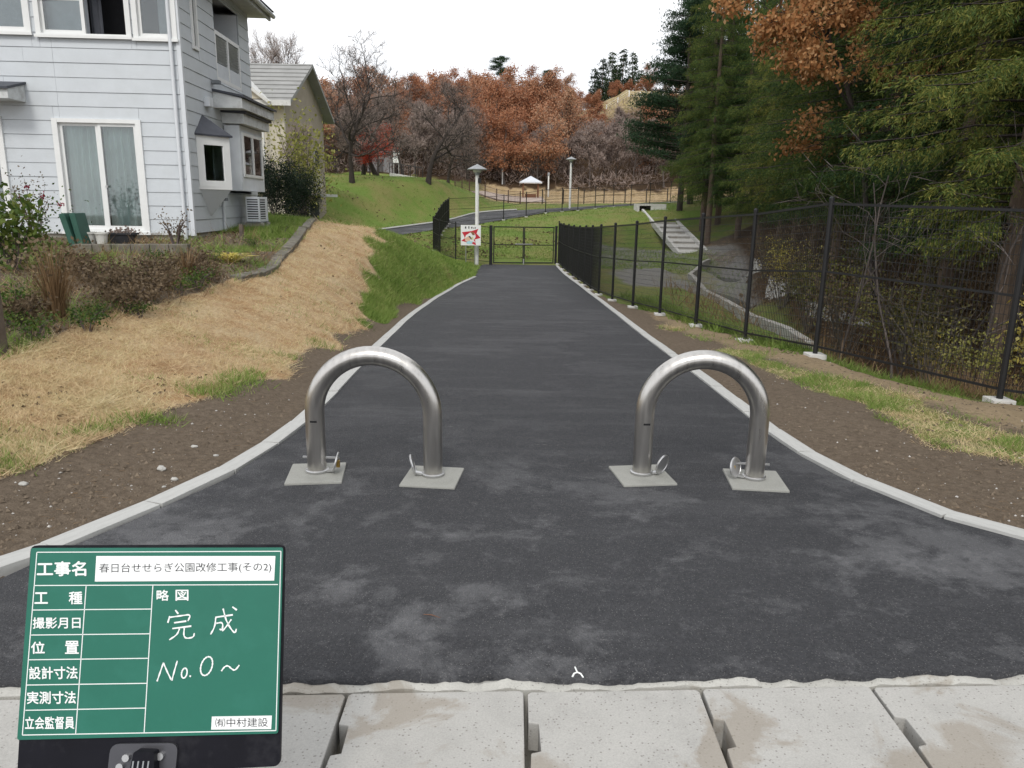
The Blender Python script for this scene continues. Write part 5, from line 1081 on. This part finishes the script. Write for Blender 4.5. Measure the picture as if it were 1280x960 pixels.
q = at(473, 215, 72); place(mp, q[0], q[1], 1, 1.0, 'small bright red maple above the mound', 'tree')
q = at(462, 200, 60); place(mp, q[0], q[1], 3, .55, 'little red maple low beside the leaning trunk', 'tree')
hill = [leafy_tree(80+k, 9+k, .16, 'rust', 7000, .3, .5, 'bark_grey', 'oak_tree', .8, .2, .03, dict(kids=(10, 6, 4), first=.16, ang=(35, 70), ratio=(.55, .5, .45), up=.2, wob=.2)) for k in range(4)]
greyt = [leafy_tree(90+k, 9, .13, 'greytwig', 4200, .5, .3, 'bark_grey', 'bare_hill_tree', 1, -.8, .03, dict(kids=(10, 6, 4), first=.2, ang=(25, 55), ratio=(.55, .5, .45), up=.3, wob=.18)) for k in range(2)]
for g in greyt:
    for ch in kids(g):
        if ch.name.startswith('crown'):
            rg = np.random.default_rng(5); n = len(ch.data.vertices)//4; v = np.zeros(n*12, np.float32); ch.data.vertices.foreach_get('co', v); v = v.reshape(n, 4, 3); mid = (v[:, 0]+v[:, 2])/2; w = v[:, 1]-mid; w = w/np.linalg.norm(w, axis=1)[:, None]*.05; v[:, 1] = mid+w; v[:, 3] = mid-w; ch.data.vertices.foreach_set('co', v.ravel()); ch.data.update()
hr = np.random.default_rng(33); spots = []
tries = 0
while len(spots) < 215 and tries < 9000:
    tries += 1; x = hr.uniform(-62, 44); y = hr.uniform(97, 150)
    if any((x-a)**2+(y-b)**2 < 9.5 for a, b, _ in spots): continue
    if math.hypot((x-20.5)/8.5, (y-138)/8) < 1: continue
    if 9 < x < 32 and 124 < y < 140: continue
    if x < -38 and y < 112: continue
    spots.append((x, y, hr.random()))
for (x, y, u) in spots:
    px = 640+950*x/y
    grey = u < .16+.5*(px > 690)*(y < 118)+.35*(px < 545)+.25*(y < 104)
    sc = hr.uniform(.66, .94)*(1 if y < 130 else .82); sc *= .62 if (8 < x < 36 and y > 112) else 1
    if grey: place(greyt[hr.integers(2)], x, y, R_(), sc*.95, 'leafless grey tree on the wooded hill', 'tree', 'grey bare trees on the hill')
    else: place(hill[hr.integers(4)], x, y, R_(), sc, 'rust coloured oak on the wooded hill', 'tree', 'rust coloured oaks on the hill')
con = cedar(15, 11, 1.0, 1.75, tier=.42, per=6, blade=(.3, .6), bw=.15, step=.35, sprays=3, nb=4, leaf='cedar_far', name='conifer_tree', twigs=False)
for k, (px, top, d) in enumerate(((742, 82, 158), (752, 70, 156), (764, 62, 154), (777, 58, 156), (789, 62, 158), (770, 78, 152), (800, 84, 160))):
    q = at(px, 120, d); h = at(px, top, d)[2]-gz(q[0], q[1]); place(con, q[0], q[1], R_(), max(.75, min(1.1, h/11)), 'dark conifer in the cluster on the hilltop knob', 'tree', 'conifers on the hilltop knob', scz=h/11)
for px, top, d, lab in ((625, 72, 150, 'lone pine poking above the rust coloured oaks, left one'), (683, 88, 150, 'pine poking above the oaks right of the lone pine')):
    q = at(px, 120, d); h = at(px, top, d)[2]-gz(q[0], q[1]); place(pine, q[0], q[1], R_(), h/12.3, lab, 'tree')
# guard rail along the knob
kp = [(x, 134.5-.02*(x-20)**2) for x in np.linspace(15, 28, 8)]; fence('guard_rail', kp, 'pale guard rail along the grassy hilltop knob', H=.9, post=.09, pad=False, wires=False, m='whitepaint', cat='guard rail')

# ------------------------------------------------------------------ garden before the house
hd = bush(101, 'darkhedge', 9000, 1.15, 2.5, .085, 14, 'hedge_shrub', cl=60)
for px, d, s, lab in ((343, 24.5, .74, 'large dark evergreen shrub against the house corner'), (378, 26.5, .68, 'dark evergreen shrub right of the larger one')):
    q = at(px, 240, d); place(hd, q[0], q[1], R_(), s, lab, 'shrub', 'dark evergreen shrubs by the house')
bm_ = bush(102, 'bamboo', 1500, 1.1, 2.9, .11, 22, 'yellow_green_shrub', cl=20)
q = at(378, 240, 31); place(bm_, q[0], q[1], 0, 1.5, 'tall thin yellow green shrub above the dark evergreens', 'shrub')
def stalks(seed, n, h, spread, leaf, name, w=.012, curve=.3, heads=False):
    rg = np.random.default_rng(seed); root = tree_root(name); az = rg.uniform(0, 6.28, n); b0 = np.column_stack([np.cos(az), np.sin(az), 0*az])*rg.uniform(0, .25, (n, 1))*spread*1.0
    lean = rg.uniform(.1, 1, n)*spread; hh = h*rg.uniform(.55, 1.05, n); qs = []
    prev = b0.copy(); wv = unit(np.column_stack([-np.sin(az), np.cos(az), rg.normal(size=n)*.2]))*w/2
    for k in range(1, 4):
        t = k/3; p = b0+np.column_stack([np.cos(az)*lean*t**1.6, np.sin(az)*lean*t**1.6, hh*(t-curve*t**3*.6)]); w0 = wv*(1-.28*(k-1)); w1 = wv*(1-.28*k); qs.append(np.stack([prev-w0, prev+w0, p+w1, p-w1], 1)); prev = p
    c = np.concatenate(qs); c[..., 2] -= .03
    np_mesh('stalks', c, 4, LM[leaf], root)
    if heads:
        m = n; np_mesh('seed_heads', leaf_quads(prev, rg.normal(size=(n, 3)), .05, .03, rg), 4, LM['brownleaf'], root)
    return root
def garden(proto, px, py, lab, cat, s=1.0, g=None, rz=None):
    p = on_ground(px, py); return place(proto, p[0], p[1], R_() if rz is None else rz, s, lab, cat, g)
st = stalks(111, 240, .78, .34, 'straw', 'dry_stalk_clump', .013, .1, True)
garden(st, 72, 398, 'big upright clump of dry tan stalks near the lawn edge', 'plant')
garden(stalks(112, 90, .5, .3, 'straw', 'dry_stalk_clump', .012, .2), 235, 345, 'low tan stalk clump beside the leafy flower bed', 'plant')
garden(stalks(113, 110, .62, .34, 'brownleaf', 'dry_stalk_clump', .014, .2), 385, 268, 'brown spiky clump at the far end of the edging', 'plant')
garden(stalks(114, 130, .5, .4, 'orangegrass', 'orange_tuft', .02, .5), 322, 282, 'orange tuft of leaves next to the air conditioner', 'plant')
garden(stalks(115, 160, .3, .42, 'yellow', 'yellow_tuft', .035, .8), 290, 327, 'flopped bright yellow leaves beside the edging', 'plant')
garden(stalks(116, 60, .45, .3, 'grass', 'weed_clump', .014, .5), 345, 295, 'green weed clump near the wooden stump', 'plant')
rb = bush(121, 'brownleaf', 420, .42, 1.15, .05, 12, 'rose_bush', cl=3); rgx = np.random.default_rng(9)
np_mesh('foliage', leaf_quads(rgx.normal(size=(180, 3))*np.array((.28, .28, .28))+np.array((.1, 0, .55)), rgx.normal(size=(180, 3)), .06, .04, rgx), 4, LM['shrub'], rb)
for x, y, z in ((.25, -.1, .85), (.05, -.2, 1.0), (-.2, 0, .8), (.42, .1, .7)): np_mesh('rose', leaf_quads(rgx.normal(size=(24, 3))*.02+np.array((x, y, z)), rgx.normal(size=(24, 3)), .035, .03, rgx), 4, LM['rosered'], rb)
garden(rb, 48, 306, 'rose bush with a few dark red blooms before the house', 'shrub', .95, rz=0)
sb_ = bush(122, 'shrub', 700, .38, .75, .085, 8, 'leafy_shrub', cl=14); garden(sb_, 18, 338, 'broad leaved green shrub at the left edge of the garden', 'shrub', 1.2)
bl_ = bush(123, 'brownleaf', 700, .5, .45, .075, 12, 'withered_shrub', cl=16); bl2 = bush(124, 'shrub', 300, .4, .35, .06, 10, 'low_shrub', cl=8)
for k, (px, py) in enumerate(((140, 372), (165, 362), (195, 350), (158, 392), (215, 358), (188, 376), (240, 340), (120, 356), (105, 345), (28, 405), (262, 352))): garden(bl_, px, py, 'withered brown shrub in the flower bed', 'shrub', random.uniform(.5, .75), 'withered shrubs in the flower bed')
for k, (px, py) in enumerate(((120, 400), (175, 398), (225, 368), (265, 330), (110, 415), (355, 290), (40, 428), (145, 360), (20, 390), (90, 340), (200, 330), (245, 362), (8, 410), (315, 310), (60, 345))): garden(bl2, px, py, 'low green shrub among the withered bed plants', 'shrub', random.uniform(.4, .7), 'low green shrubs in the flower bed')
garden(bush(125, 'brownleaf', 160, .25, .5, .05, 9, 'young_shrub', cl=4), 220, 308, 'small twiggy shrub at the house corner', 'shrub', 1.1)
# edging of the bed: stone blocks one after another
def edging():
    q = resample([(*a,) for a in GARDEN], .85); root = empty('garden_edging', (q[0][0], q[0][1], 0)); tag(root, 'low mossy stone edging between the flower bed and the dry lawn', 'edging'); O = np.array((q[0][0], q[0][1], 0)); rr = random.Random(4)
    for a, b_ in zip(q[:-1], q[1:]):
        if a[1] < 8.6 or (a[1] < 10.5 and rr.random() < .4): continue
        za, zb = gz(a[0]+.12, a[1]), gz(b_[0]+.12, b_[1]); h = .09+rr.uniform(-.02, .03); d = (b_-a)/np.linalg.norm(b_-a); n = np.array((-d[1], d[0]))*.09; a2, b2 = a+d*.01, b_-d*.01
        MB().add([(*(a2-n), za-.2), (*(b2-n), zb-.2), (*(b2+n), zb-.2), (*(a2+n), za-.2), (*(a2-n), za+h), (*(b2-n), zb+h), (*(b2+n), zb+h+.02), (*(a2+n), za+h+.02)], [(3, 2, 1, 0), (4, 5, 6, 7), (0, 1, 5, 4), (1, 2, 6, 5), (2, 3, 7, 6), (3, 0, 4, 7)]).build('edging_stone', M['stonewall'], root, O, bevel=.015)
edging()
def terrace():
    a, b_ = on_ground(95, 316), on_ground(238, 316); d = (b_-a)[:2]; n = 6; root = empty('terrace_edge', a); tag(root, 'low stone step in front of the house door', 'step')
    for k in range(n):
        p = a+(b_-a)*k/n; q = a+(b_-a)*(k+.97)/n; MB().bar(p+(0, 0, .0), q+(0, 0, .0), .16, .28).build('step_stone', M['stonewall'], root, a, bevel=.012)
terrace()
# pots and boards by the door
def pot(px, py, r, h, m, lab, cat='flower pot', long_=1.0):
    p = on_ground(px, py); root = empty('flower_pot', p); tag(root, lab, cat)
    o = MB().lathe([(r*.72, -.02), (r*.95, h*.85), (r*1.08, h*.86), (r*1.08, h), (r*.95, h), (r*.9, h*.8)], (0, 0, 0), 16).build('pot_body', M[m], root, smooth=True); o.scale = (long_, 1, 1)
    q = MB().lathe([(r*.92, h*.82), (r*.3, h*.86), (.01, h*.87)], (0, 0, 0), 12).build('soil', M['timber'], root); q.scale = (long_, 1, 1); return root
pot(113, 306, .115, .22, 'potwhite', 'white flower pot, left of the pair by the door'); pot(128, 306, .105, .21, 'potwhite', 'white flower pot beside the charcoal planter')
tr = pot(152, 305, .16, .2, 'potblack', 'long charcoal planter trough below the sliding door', 'planter', 1.9); fx = np.random.default_rng(3)
np_mesh('bedding_flowers', leaf_quads(fx.normal(size=(150, 3))*np.array((.13, .06, .03))+np.array((.04, 0, .22)), fx.normal(size=(150, 3)), .05, .04, fx), 4, LM['greytwig'], tr)
p = on_ground(93, 308); root = empty('leaning_planter', p); tag(root, 'two dark green planter trays leaning on edge by the door', 'planter')
for k, (dx, an) in enumerate(((0, -14), (.13, -10))): MB().box((dx, .05*k, .28), (.1, .34, .56), [[math.cos(R(an)), 0, math.sin(R(an))], [0, 1, 0], [-math.sin(R(an)), 0, math.cos(R(an))]]).build('tray', M['potgreen'], root, bevel=.015)
p = at(2, 462, 6.35); p[2] = gz(p[0], p[1]); root = empty('timber_post', p); tag(root, 'weathered timber post at the left edge of the lawn', 'post'); zt = at(2, 318, 6.35)[2]-p[2]
MB().bb(-.05, .05, -.05, .05, -.2, zt).build('post_shaft', M['timber'], root, bevel=.008)
p = on_ground(302, 300); root = empty('wood_stump', p); tag(root, 'short grey wooden stake beside the yellow leaves', 'stake'); MB().tube([(0, 0, -.1), (.01, 0, .3)], [.05, .045], 8).build('stake_shaft', M['timber'], root)

# ------------------------------------------------------------------ grass, weeds, litter (uncountable)
def scatter(name, n, box, weight, mk, mat_, label, cat=None):
    rg = np.random.default_rng(len(name)*7+n); x0, x1, y0, y1 = box; out = []; got = 0
    while got < n:
        m = 200000; x = rg.uniform(x0, x1, m)
        y = 1/np.sqrt(rg.uniform(1/y1**2, 1/y0**2, m)) if y1/y0 > 1.5 else rg.uniform(y0, y1, m)       # denser nearby
        w = weight(x, y); k = rg.random(m) < w; x, y = x[k], y[k]
        if len(x) == 0: break
        out.append(np.stack([x, y], 1)); got += len(x)
    P = np.concatenate(out)[:n]; z = terrain(P[:, 0], P[:, 1]); c = np.column_stack([P, z]); T = mk(c, rg)
    o = np_mesh(name, T, T.shape[1], LM[mat_]); tag(o, label, cat or 'grass', kind='stuff'); return o
def blades(L, Wd, lean, sink=.005):
    def mk(c, rg):
        n = len(c); far = np.clip(c[:, 1]/9, 1, 4); d = rg.normal(size=(n, 3))*np.array((lean, lean, .25))+np.array((0, 0, 1)); d[:, 2] = np.abs(d[:, 2]); c = c.copy(); c[:, 2] -= sink
        return grass_tris(c, d, rg.uniform(L[0], L[1], n)*np.minimum(far, 2), Wd*far*rg.uniform(.6, 1.3, n), rg)
    return mk
def noised(k, x, y, thr, s): return np.clip(k*2-.55+(vnoise(x*s, y*s, 21)-.5)*thr, 0, 1)
scatter('dry_lawn_grass', 190000, (-7, -2, 3, 25), lambda x, y: zones(x, y)['dry']*(y < 25)*(.25+.75*vnoise(x*2.3, y*2.3, 31)), blades((.025, .075), .005, 1.35), 'drygrass', 'short dry golden lawn grass left of the path')
scatter('green_bank_grass', 120000, (-12, 0, 10, 36), lambda x, y: noised(zones(x, y)['green'], x, y, .6, 1.2)*(XL(y)-x > .1), blades((.04, .1), .006, .9), 'grass', 'green grass on the bank left of the path')
scatter('green_mound_grass', 90000, (-30, 12, 34, 75), lambda x, y: zones(x, y)['green']*(seg_near(FAR, x, y)[0] > seg_near(FAR, x, y)[2]+.1)*((np.abs(x) > 2.3) | (y > 37.5)), blades((.05, .09), .006, 1.0), 'grass', 'mown grass on the far mound and slopes')
scatter('verge_grass', 42000, (2, 9, 3.4, 14), lambda x, y: np.clip(zones(x, y)['green']*1.1-.2+(vnoise(x*4, y*4, 7)-.5)*1.6, 0, 1)*sstep(.38, .55, vnoise(x*2.1, y*2.1, 27))*(zones(x, y)['green'] > .12)*(x < XF(y)+1.5), blades((.03, .1), .006, .95), 'grass', 'patchy green weeds along the right verge')
scatter('verge_straw', 24000, (2, 9, 3.4, 14), lambda x, y: np.clip(zones(x, y)['dry']*1.5-.1+(vnoise(x*5, y*5, 17)-.5)*1.1, 0, 1)*(zones(x, y)['dry'] > .06)*(x < XF(y))*(x > XR(y)+.2), blades((.03, .08), .004, 1.6), 'drygrass', 'dead straw among the right verge weeds')
scatter('edge_tufts', 2600, (-4, -1.6, 4, 12), lambda x, y: np.clip((vnoise(x*2.5, y*2.5, 41)-.62)*4, 0, 1)*np.exp(-((XL(y)-x-np.interp(y, [4.2, 7, 11.5], [1.15, .75, .55]))/.16)**2), blades((.04, .12), .007, .8), 'grass', 'green tufts where the dry lawn meets bare soil')
scatter('soil_straw', 2600, (-5, 5, 2.9, 14), lambda x, y: ((XL(y)-x > .16) | (x-XR(y) > .16))*np.clip((vnoise(x*3, y*3, 51)-.55)*2, .08, 1), blades((.015, .06), .0025, 14, -.004), 'straw', 'bits of straw lying on the bare soil')
def flat_leaf(sz):
    def mk(c, rg): n = len(c); c = c.copy(); c[:, 2] += .012; d = rg.normal(size=(n, 3))*np.array((1, 1, .3)); return leaf_quads(c, d, rg.uniform(.6, 1.2, n)*sz*np.clip(c[:, 1]/10, 1, 3), rg.uniform(.4, .8, n)*sz*np.clip(c[:, 1]/10, 1, 3), rg, .9)
    return mk
scatter('forest_litter', 26000, (4, 22, 5, 45), lambda x, y: zones(x, y)['litter']*(x > XF(y)+.2), flat_leaf(.09), 'brownleaf', 'fallen brown leaves on the floor of the wood', 'leaf litter')
scatter('undergrowth', 9000, (4, 14, 6, 40), lambda x, y: (x > XF(y)+.25)*np.clip((vnoise(x*1.3, y*1.3, 61)-.45)*3, 0, 1)*(zones(x, y)['gravel'] < .3), blades((.15, .5), .008, .5), 'straw', 'thin dead undergrowth stalks behind the fence', 'undergrowth')
scatter('fence_weeds', 7000, (3, 9, 6, 22), lambda x, y: np.exp(-((x-XF(y)-.35)/.28)**2)*np.clip((vnoise(x*2, y*2, 71)-.35)*2, 0, 1), blades((.06, .2), .012, .8), 'grass', 'green weeds at the foot of the fence')
# stones lying on the soil, a twig, a paint flake, stray leaves
def stone(px, py, s, lab, m='stone'):
    p = on_ground(px, py); rg = np.random.default_rng(px); root_v = []; bm = bmesh.new(); bmesh.ops.create_icosphere(bm, subdivisions=2, radius=1)
    for v in bm.verts: v.co = Vector((v.co.x*s, v.co.y*s*.7, v.co.z*s*.42))*(1+rg.normal()*.09)
    me = bpy.data.meshes.new('stone'); bm.to_mesh(me); bm.free(); o = link_mesh('stone', me, M[m]); o.location = (p[0], p[1], p[2]+s*.2); o.rotation_euler = (0, 0, R_()); tag(o, lab, 'stone', 'stones on the left soil strip')
for px, py, s, lab in ((202, 587, .035, 'largest pale stone on the left soil strip'), (218, 600, .028, 'flat pale stone just below the largest one'), (29, 606, .028, 'pale stone near the left frame edge'), (93, 676, .024, 'small stone close to the board and kerb'), (243, 559, .024, 'small grey stone nearest the lawn edge'), (270, 570, .018, 'tiny pale stone beside the kerb'), (205, 609, .014, 'tiny brown stone under the flat pale one')): stone(px, py, s, lab)
p = on_ground(540, 772); tag(MB().tube([p+(-.035, .01, .008), p+(0, 0, .012), p+(.035, -.014, .008)], [.0015, .002, .001], 4).build('twig', M['gazpost'], origin=None), 'thin brown twig lying on the near asphalt', 'twig')
p = on_ground(722, 847); tag(MB().tube([p+(-.02, -.006, .005), p+(-.012, .01, .01), p+(0, .014, .012), p+(.012, .008, .01), p+(.02, -.008, .005)], .0035, 4).tube([p+(0, .012, .012), p+(-.006, .045, .012)], .003, 4).build('paint_flake', M['chalk']), 'small white forked scrap by the gutter edge', 'scrap')

scatter('lawn_leaves', 200, (-6, -2, 4, 22), lambda x, y: zones(x, y)['dry']*np.clip((vnoise(x*1.5, y*1.5, 81)-.5)*2, .03, 1), flat_leaf(.045), 'brownleaf', 'fallen brown leaves strewn on the dry lawn', 'fallen leaves')
OCT = np.array([(1, 0, 0), (0, 1, 0), (-1, 0, 0), (0, -1, 0), (0, 0, .8), (0, 0, -.8)], float); OF = [(0, 1, 4), (1, 2, 4), (2, 3, 4), (3, 0, 4)]
def grit(lo, hi):
    def mk(c, rg):
        n = len(c); sz = lo+(hi-lo)*rg.random(n)**3; a = rg.uniform(0, 6.28, n); v = OCT[None]*sz[:, None, None]*rg.uniform(.6, 1.2, (n, 6, 1)); x = v[..., 0]*np.cos(a)[:, None]-v[..., 1]*np.sin(a)[:, None]; y = v[..., 0]*np.sin(a)[:, None]+v[..., 1]*np.cos(a)[:, None]
        P = np.stack([x, y, v[..., 2]], -1)+c[:, None]; return P[:, OF].reshape(-1, 3, 3)
    return mk
soilw = lambda x, y: ((XL(y)-x > .17)*(XL(y)-x < 1.4)*(1-zones(x, y)['dry']) | 0) if False else np.where(XL(y)-x > .17, (XL(y)-x < 1.4)*(1-.8*zones(x, y)['dry']), np.where(x-XR(y) > .2, (x < XF(y))*1.0, 0))
scatter('soil_clods', 9000, (-5, 6.5, 2.8, 12), soilw, grit(.004, .022), 'soil', 'dark clods of soil on the bare verges', 'soil clods')
scatter('pale_grit', 1500, (-5, 6.5, 2.8, 12), soilw, grit(.003, .012), 'grit', 'pale grit scattered over the bare verges', 'grit')
scatter('hill_brush', 30000, (-60, 45, 95, 140), lambda x, y: np.clip((vnoise(x*.3, y*.3, 91)-.2)*2, 0, 1)*(np.hypot((x-20.5)/9, (y-139)/8) > 1), lambda c, rg: leaf_quads(c+np.column_stack([0*c[:, 0], 0*c[:, 0], rg.uniform(0, 1.6, len(c))]), rg.normal(size=c.shape)+np.array((0, 0, .8)), rg.uniform(.5, 1.1, len(c)), .09, rg), 'greytwig', 'grey brown brush covering the foot of the wooded hill', 'brush')

# number the few look-alikes from left to right
ORD = ['first', 'second', 'third', 'fourth', 'fifth', 'sixth', 'seventh', 'eighth', 'ninth', 'tenth', 'eleventh', 'twelfth', 'thirteenth', 'fourteenth', 'fifteenth', 'sixteenth', 'seventeenth', 'eighteenth']
for g in ('withered shrubs in the flower bed', 'low green shrubs in the flower bed', 'yellow green bushes behind the fence', 'sparse yellow bushes behind the fence', 'bare saplings behind the fence', 'brown thicket bushes behind the fence', 'olive thicket bushes behind the fence', 'conifers on the hilltop knob'):
    obs = [o for o in COL.objects if o.get('group') == g and o.parent is None]
    for k, o in enumerate(sorted(obs, key=lambda o: o.location.x/o.location.y)): o['label'] = o['label']+f', {ORD[k]} from the left'

scatter('lawn_green_flecks', 9000, (-7, -2, 3.5, 24), lambda x, y: zones(x, y)['dry']*sstep(.55, .8, vnoise(x*1.3, y*1.3, 33)), blades((.03, .08), .005, 1.1), 'grass', 'green blades coming up through the dry lawn')
scatter('lawn_matted_straw', 14000, (-7, -2, 3.5, 22), lambda x, y: zones(x, y)['dry']*sstep(.5, .75, vnoise(x*2.6, y*2.6, 35)), blades((.08, .18), .004, 2.6, -.01), 'drygrass', 'longer matted straw lying on the dry lawn')
scatter('mound_leaves', 1500, (-25, 3, 38, 60), lambda x, y: sstep(.45, .75, vnoise(x*.5, y*.5, 37))*(seg_near(FAR, x, y)[0] > seg_near(FAR, x, y)[2]+.3), flat_leaf(.06), 'brownleaf', 'fallen leaves on the grass mound', 'fallen leaves')

scatter('sand_tufts', 5000, (2.5, 7, 4, 13), lambda x, y: zones(x, y)['sand']*sstep(.55, .7, vnoise(x*2.9, y*2.9, 44))*(x < XF(y)-.05), blades((.03, .1), .006, 1.0), 'grass', 'small green tufts on the sandy strip before the fence')

scatter('bed_weeds', 7000, (-8, -3.5, 5, 17), lambda x, y: (x < XG(y)+.12)*sstep(.4, .65, vnoise(x*1.6, y*1.6, 47)), blades((.06, .22), .009, .9), 'grass', 'green weeds filling the flower bed', 'weeds')
scatter('bed_straw', 6000, (-8, -3.5, 5, 17), lambda x, y: (x < XG(y)+.15)*sstep(.45, .7, vnoise(x*1.9, y*1.9, 49)), blades((.08, .3), .007, 1.0), 'straw', 'dead stems and straw in the flower bed', 'dead stems')
scatter('bed_leaves', 5000, (-8, -3.5, 5, 17), lambda x, y: (x < XG(y))*sstep(.3, .6, vnoise(x*1.2, y*1.2, 52)), flat_leaf(.05), 'brownleaf', 'fallen leaves on the flower bed soil', 'fallen leaves')
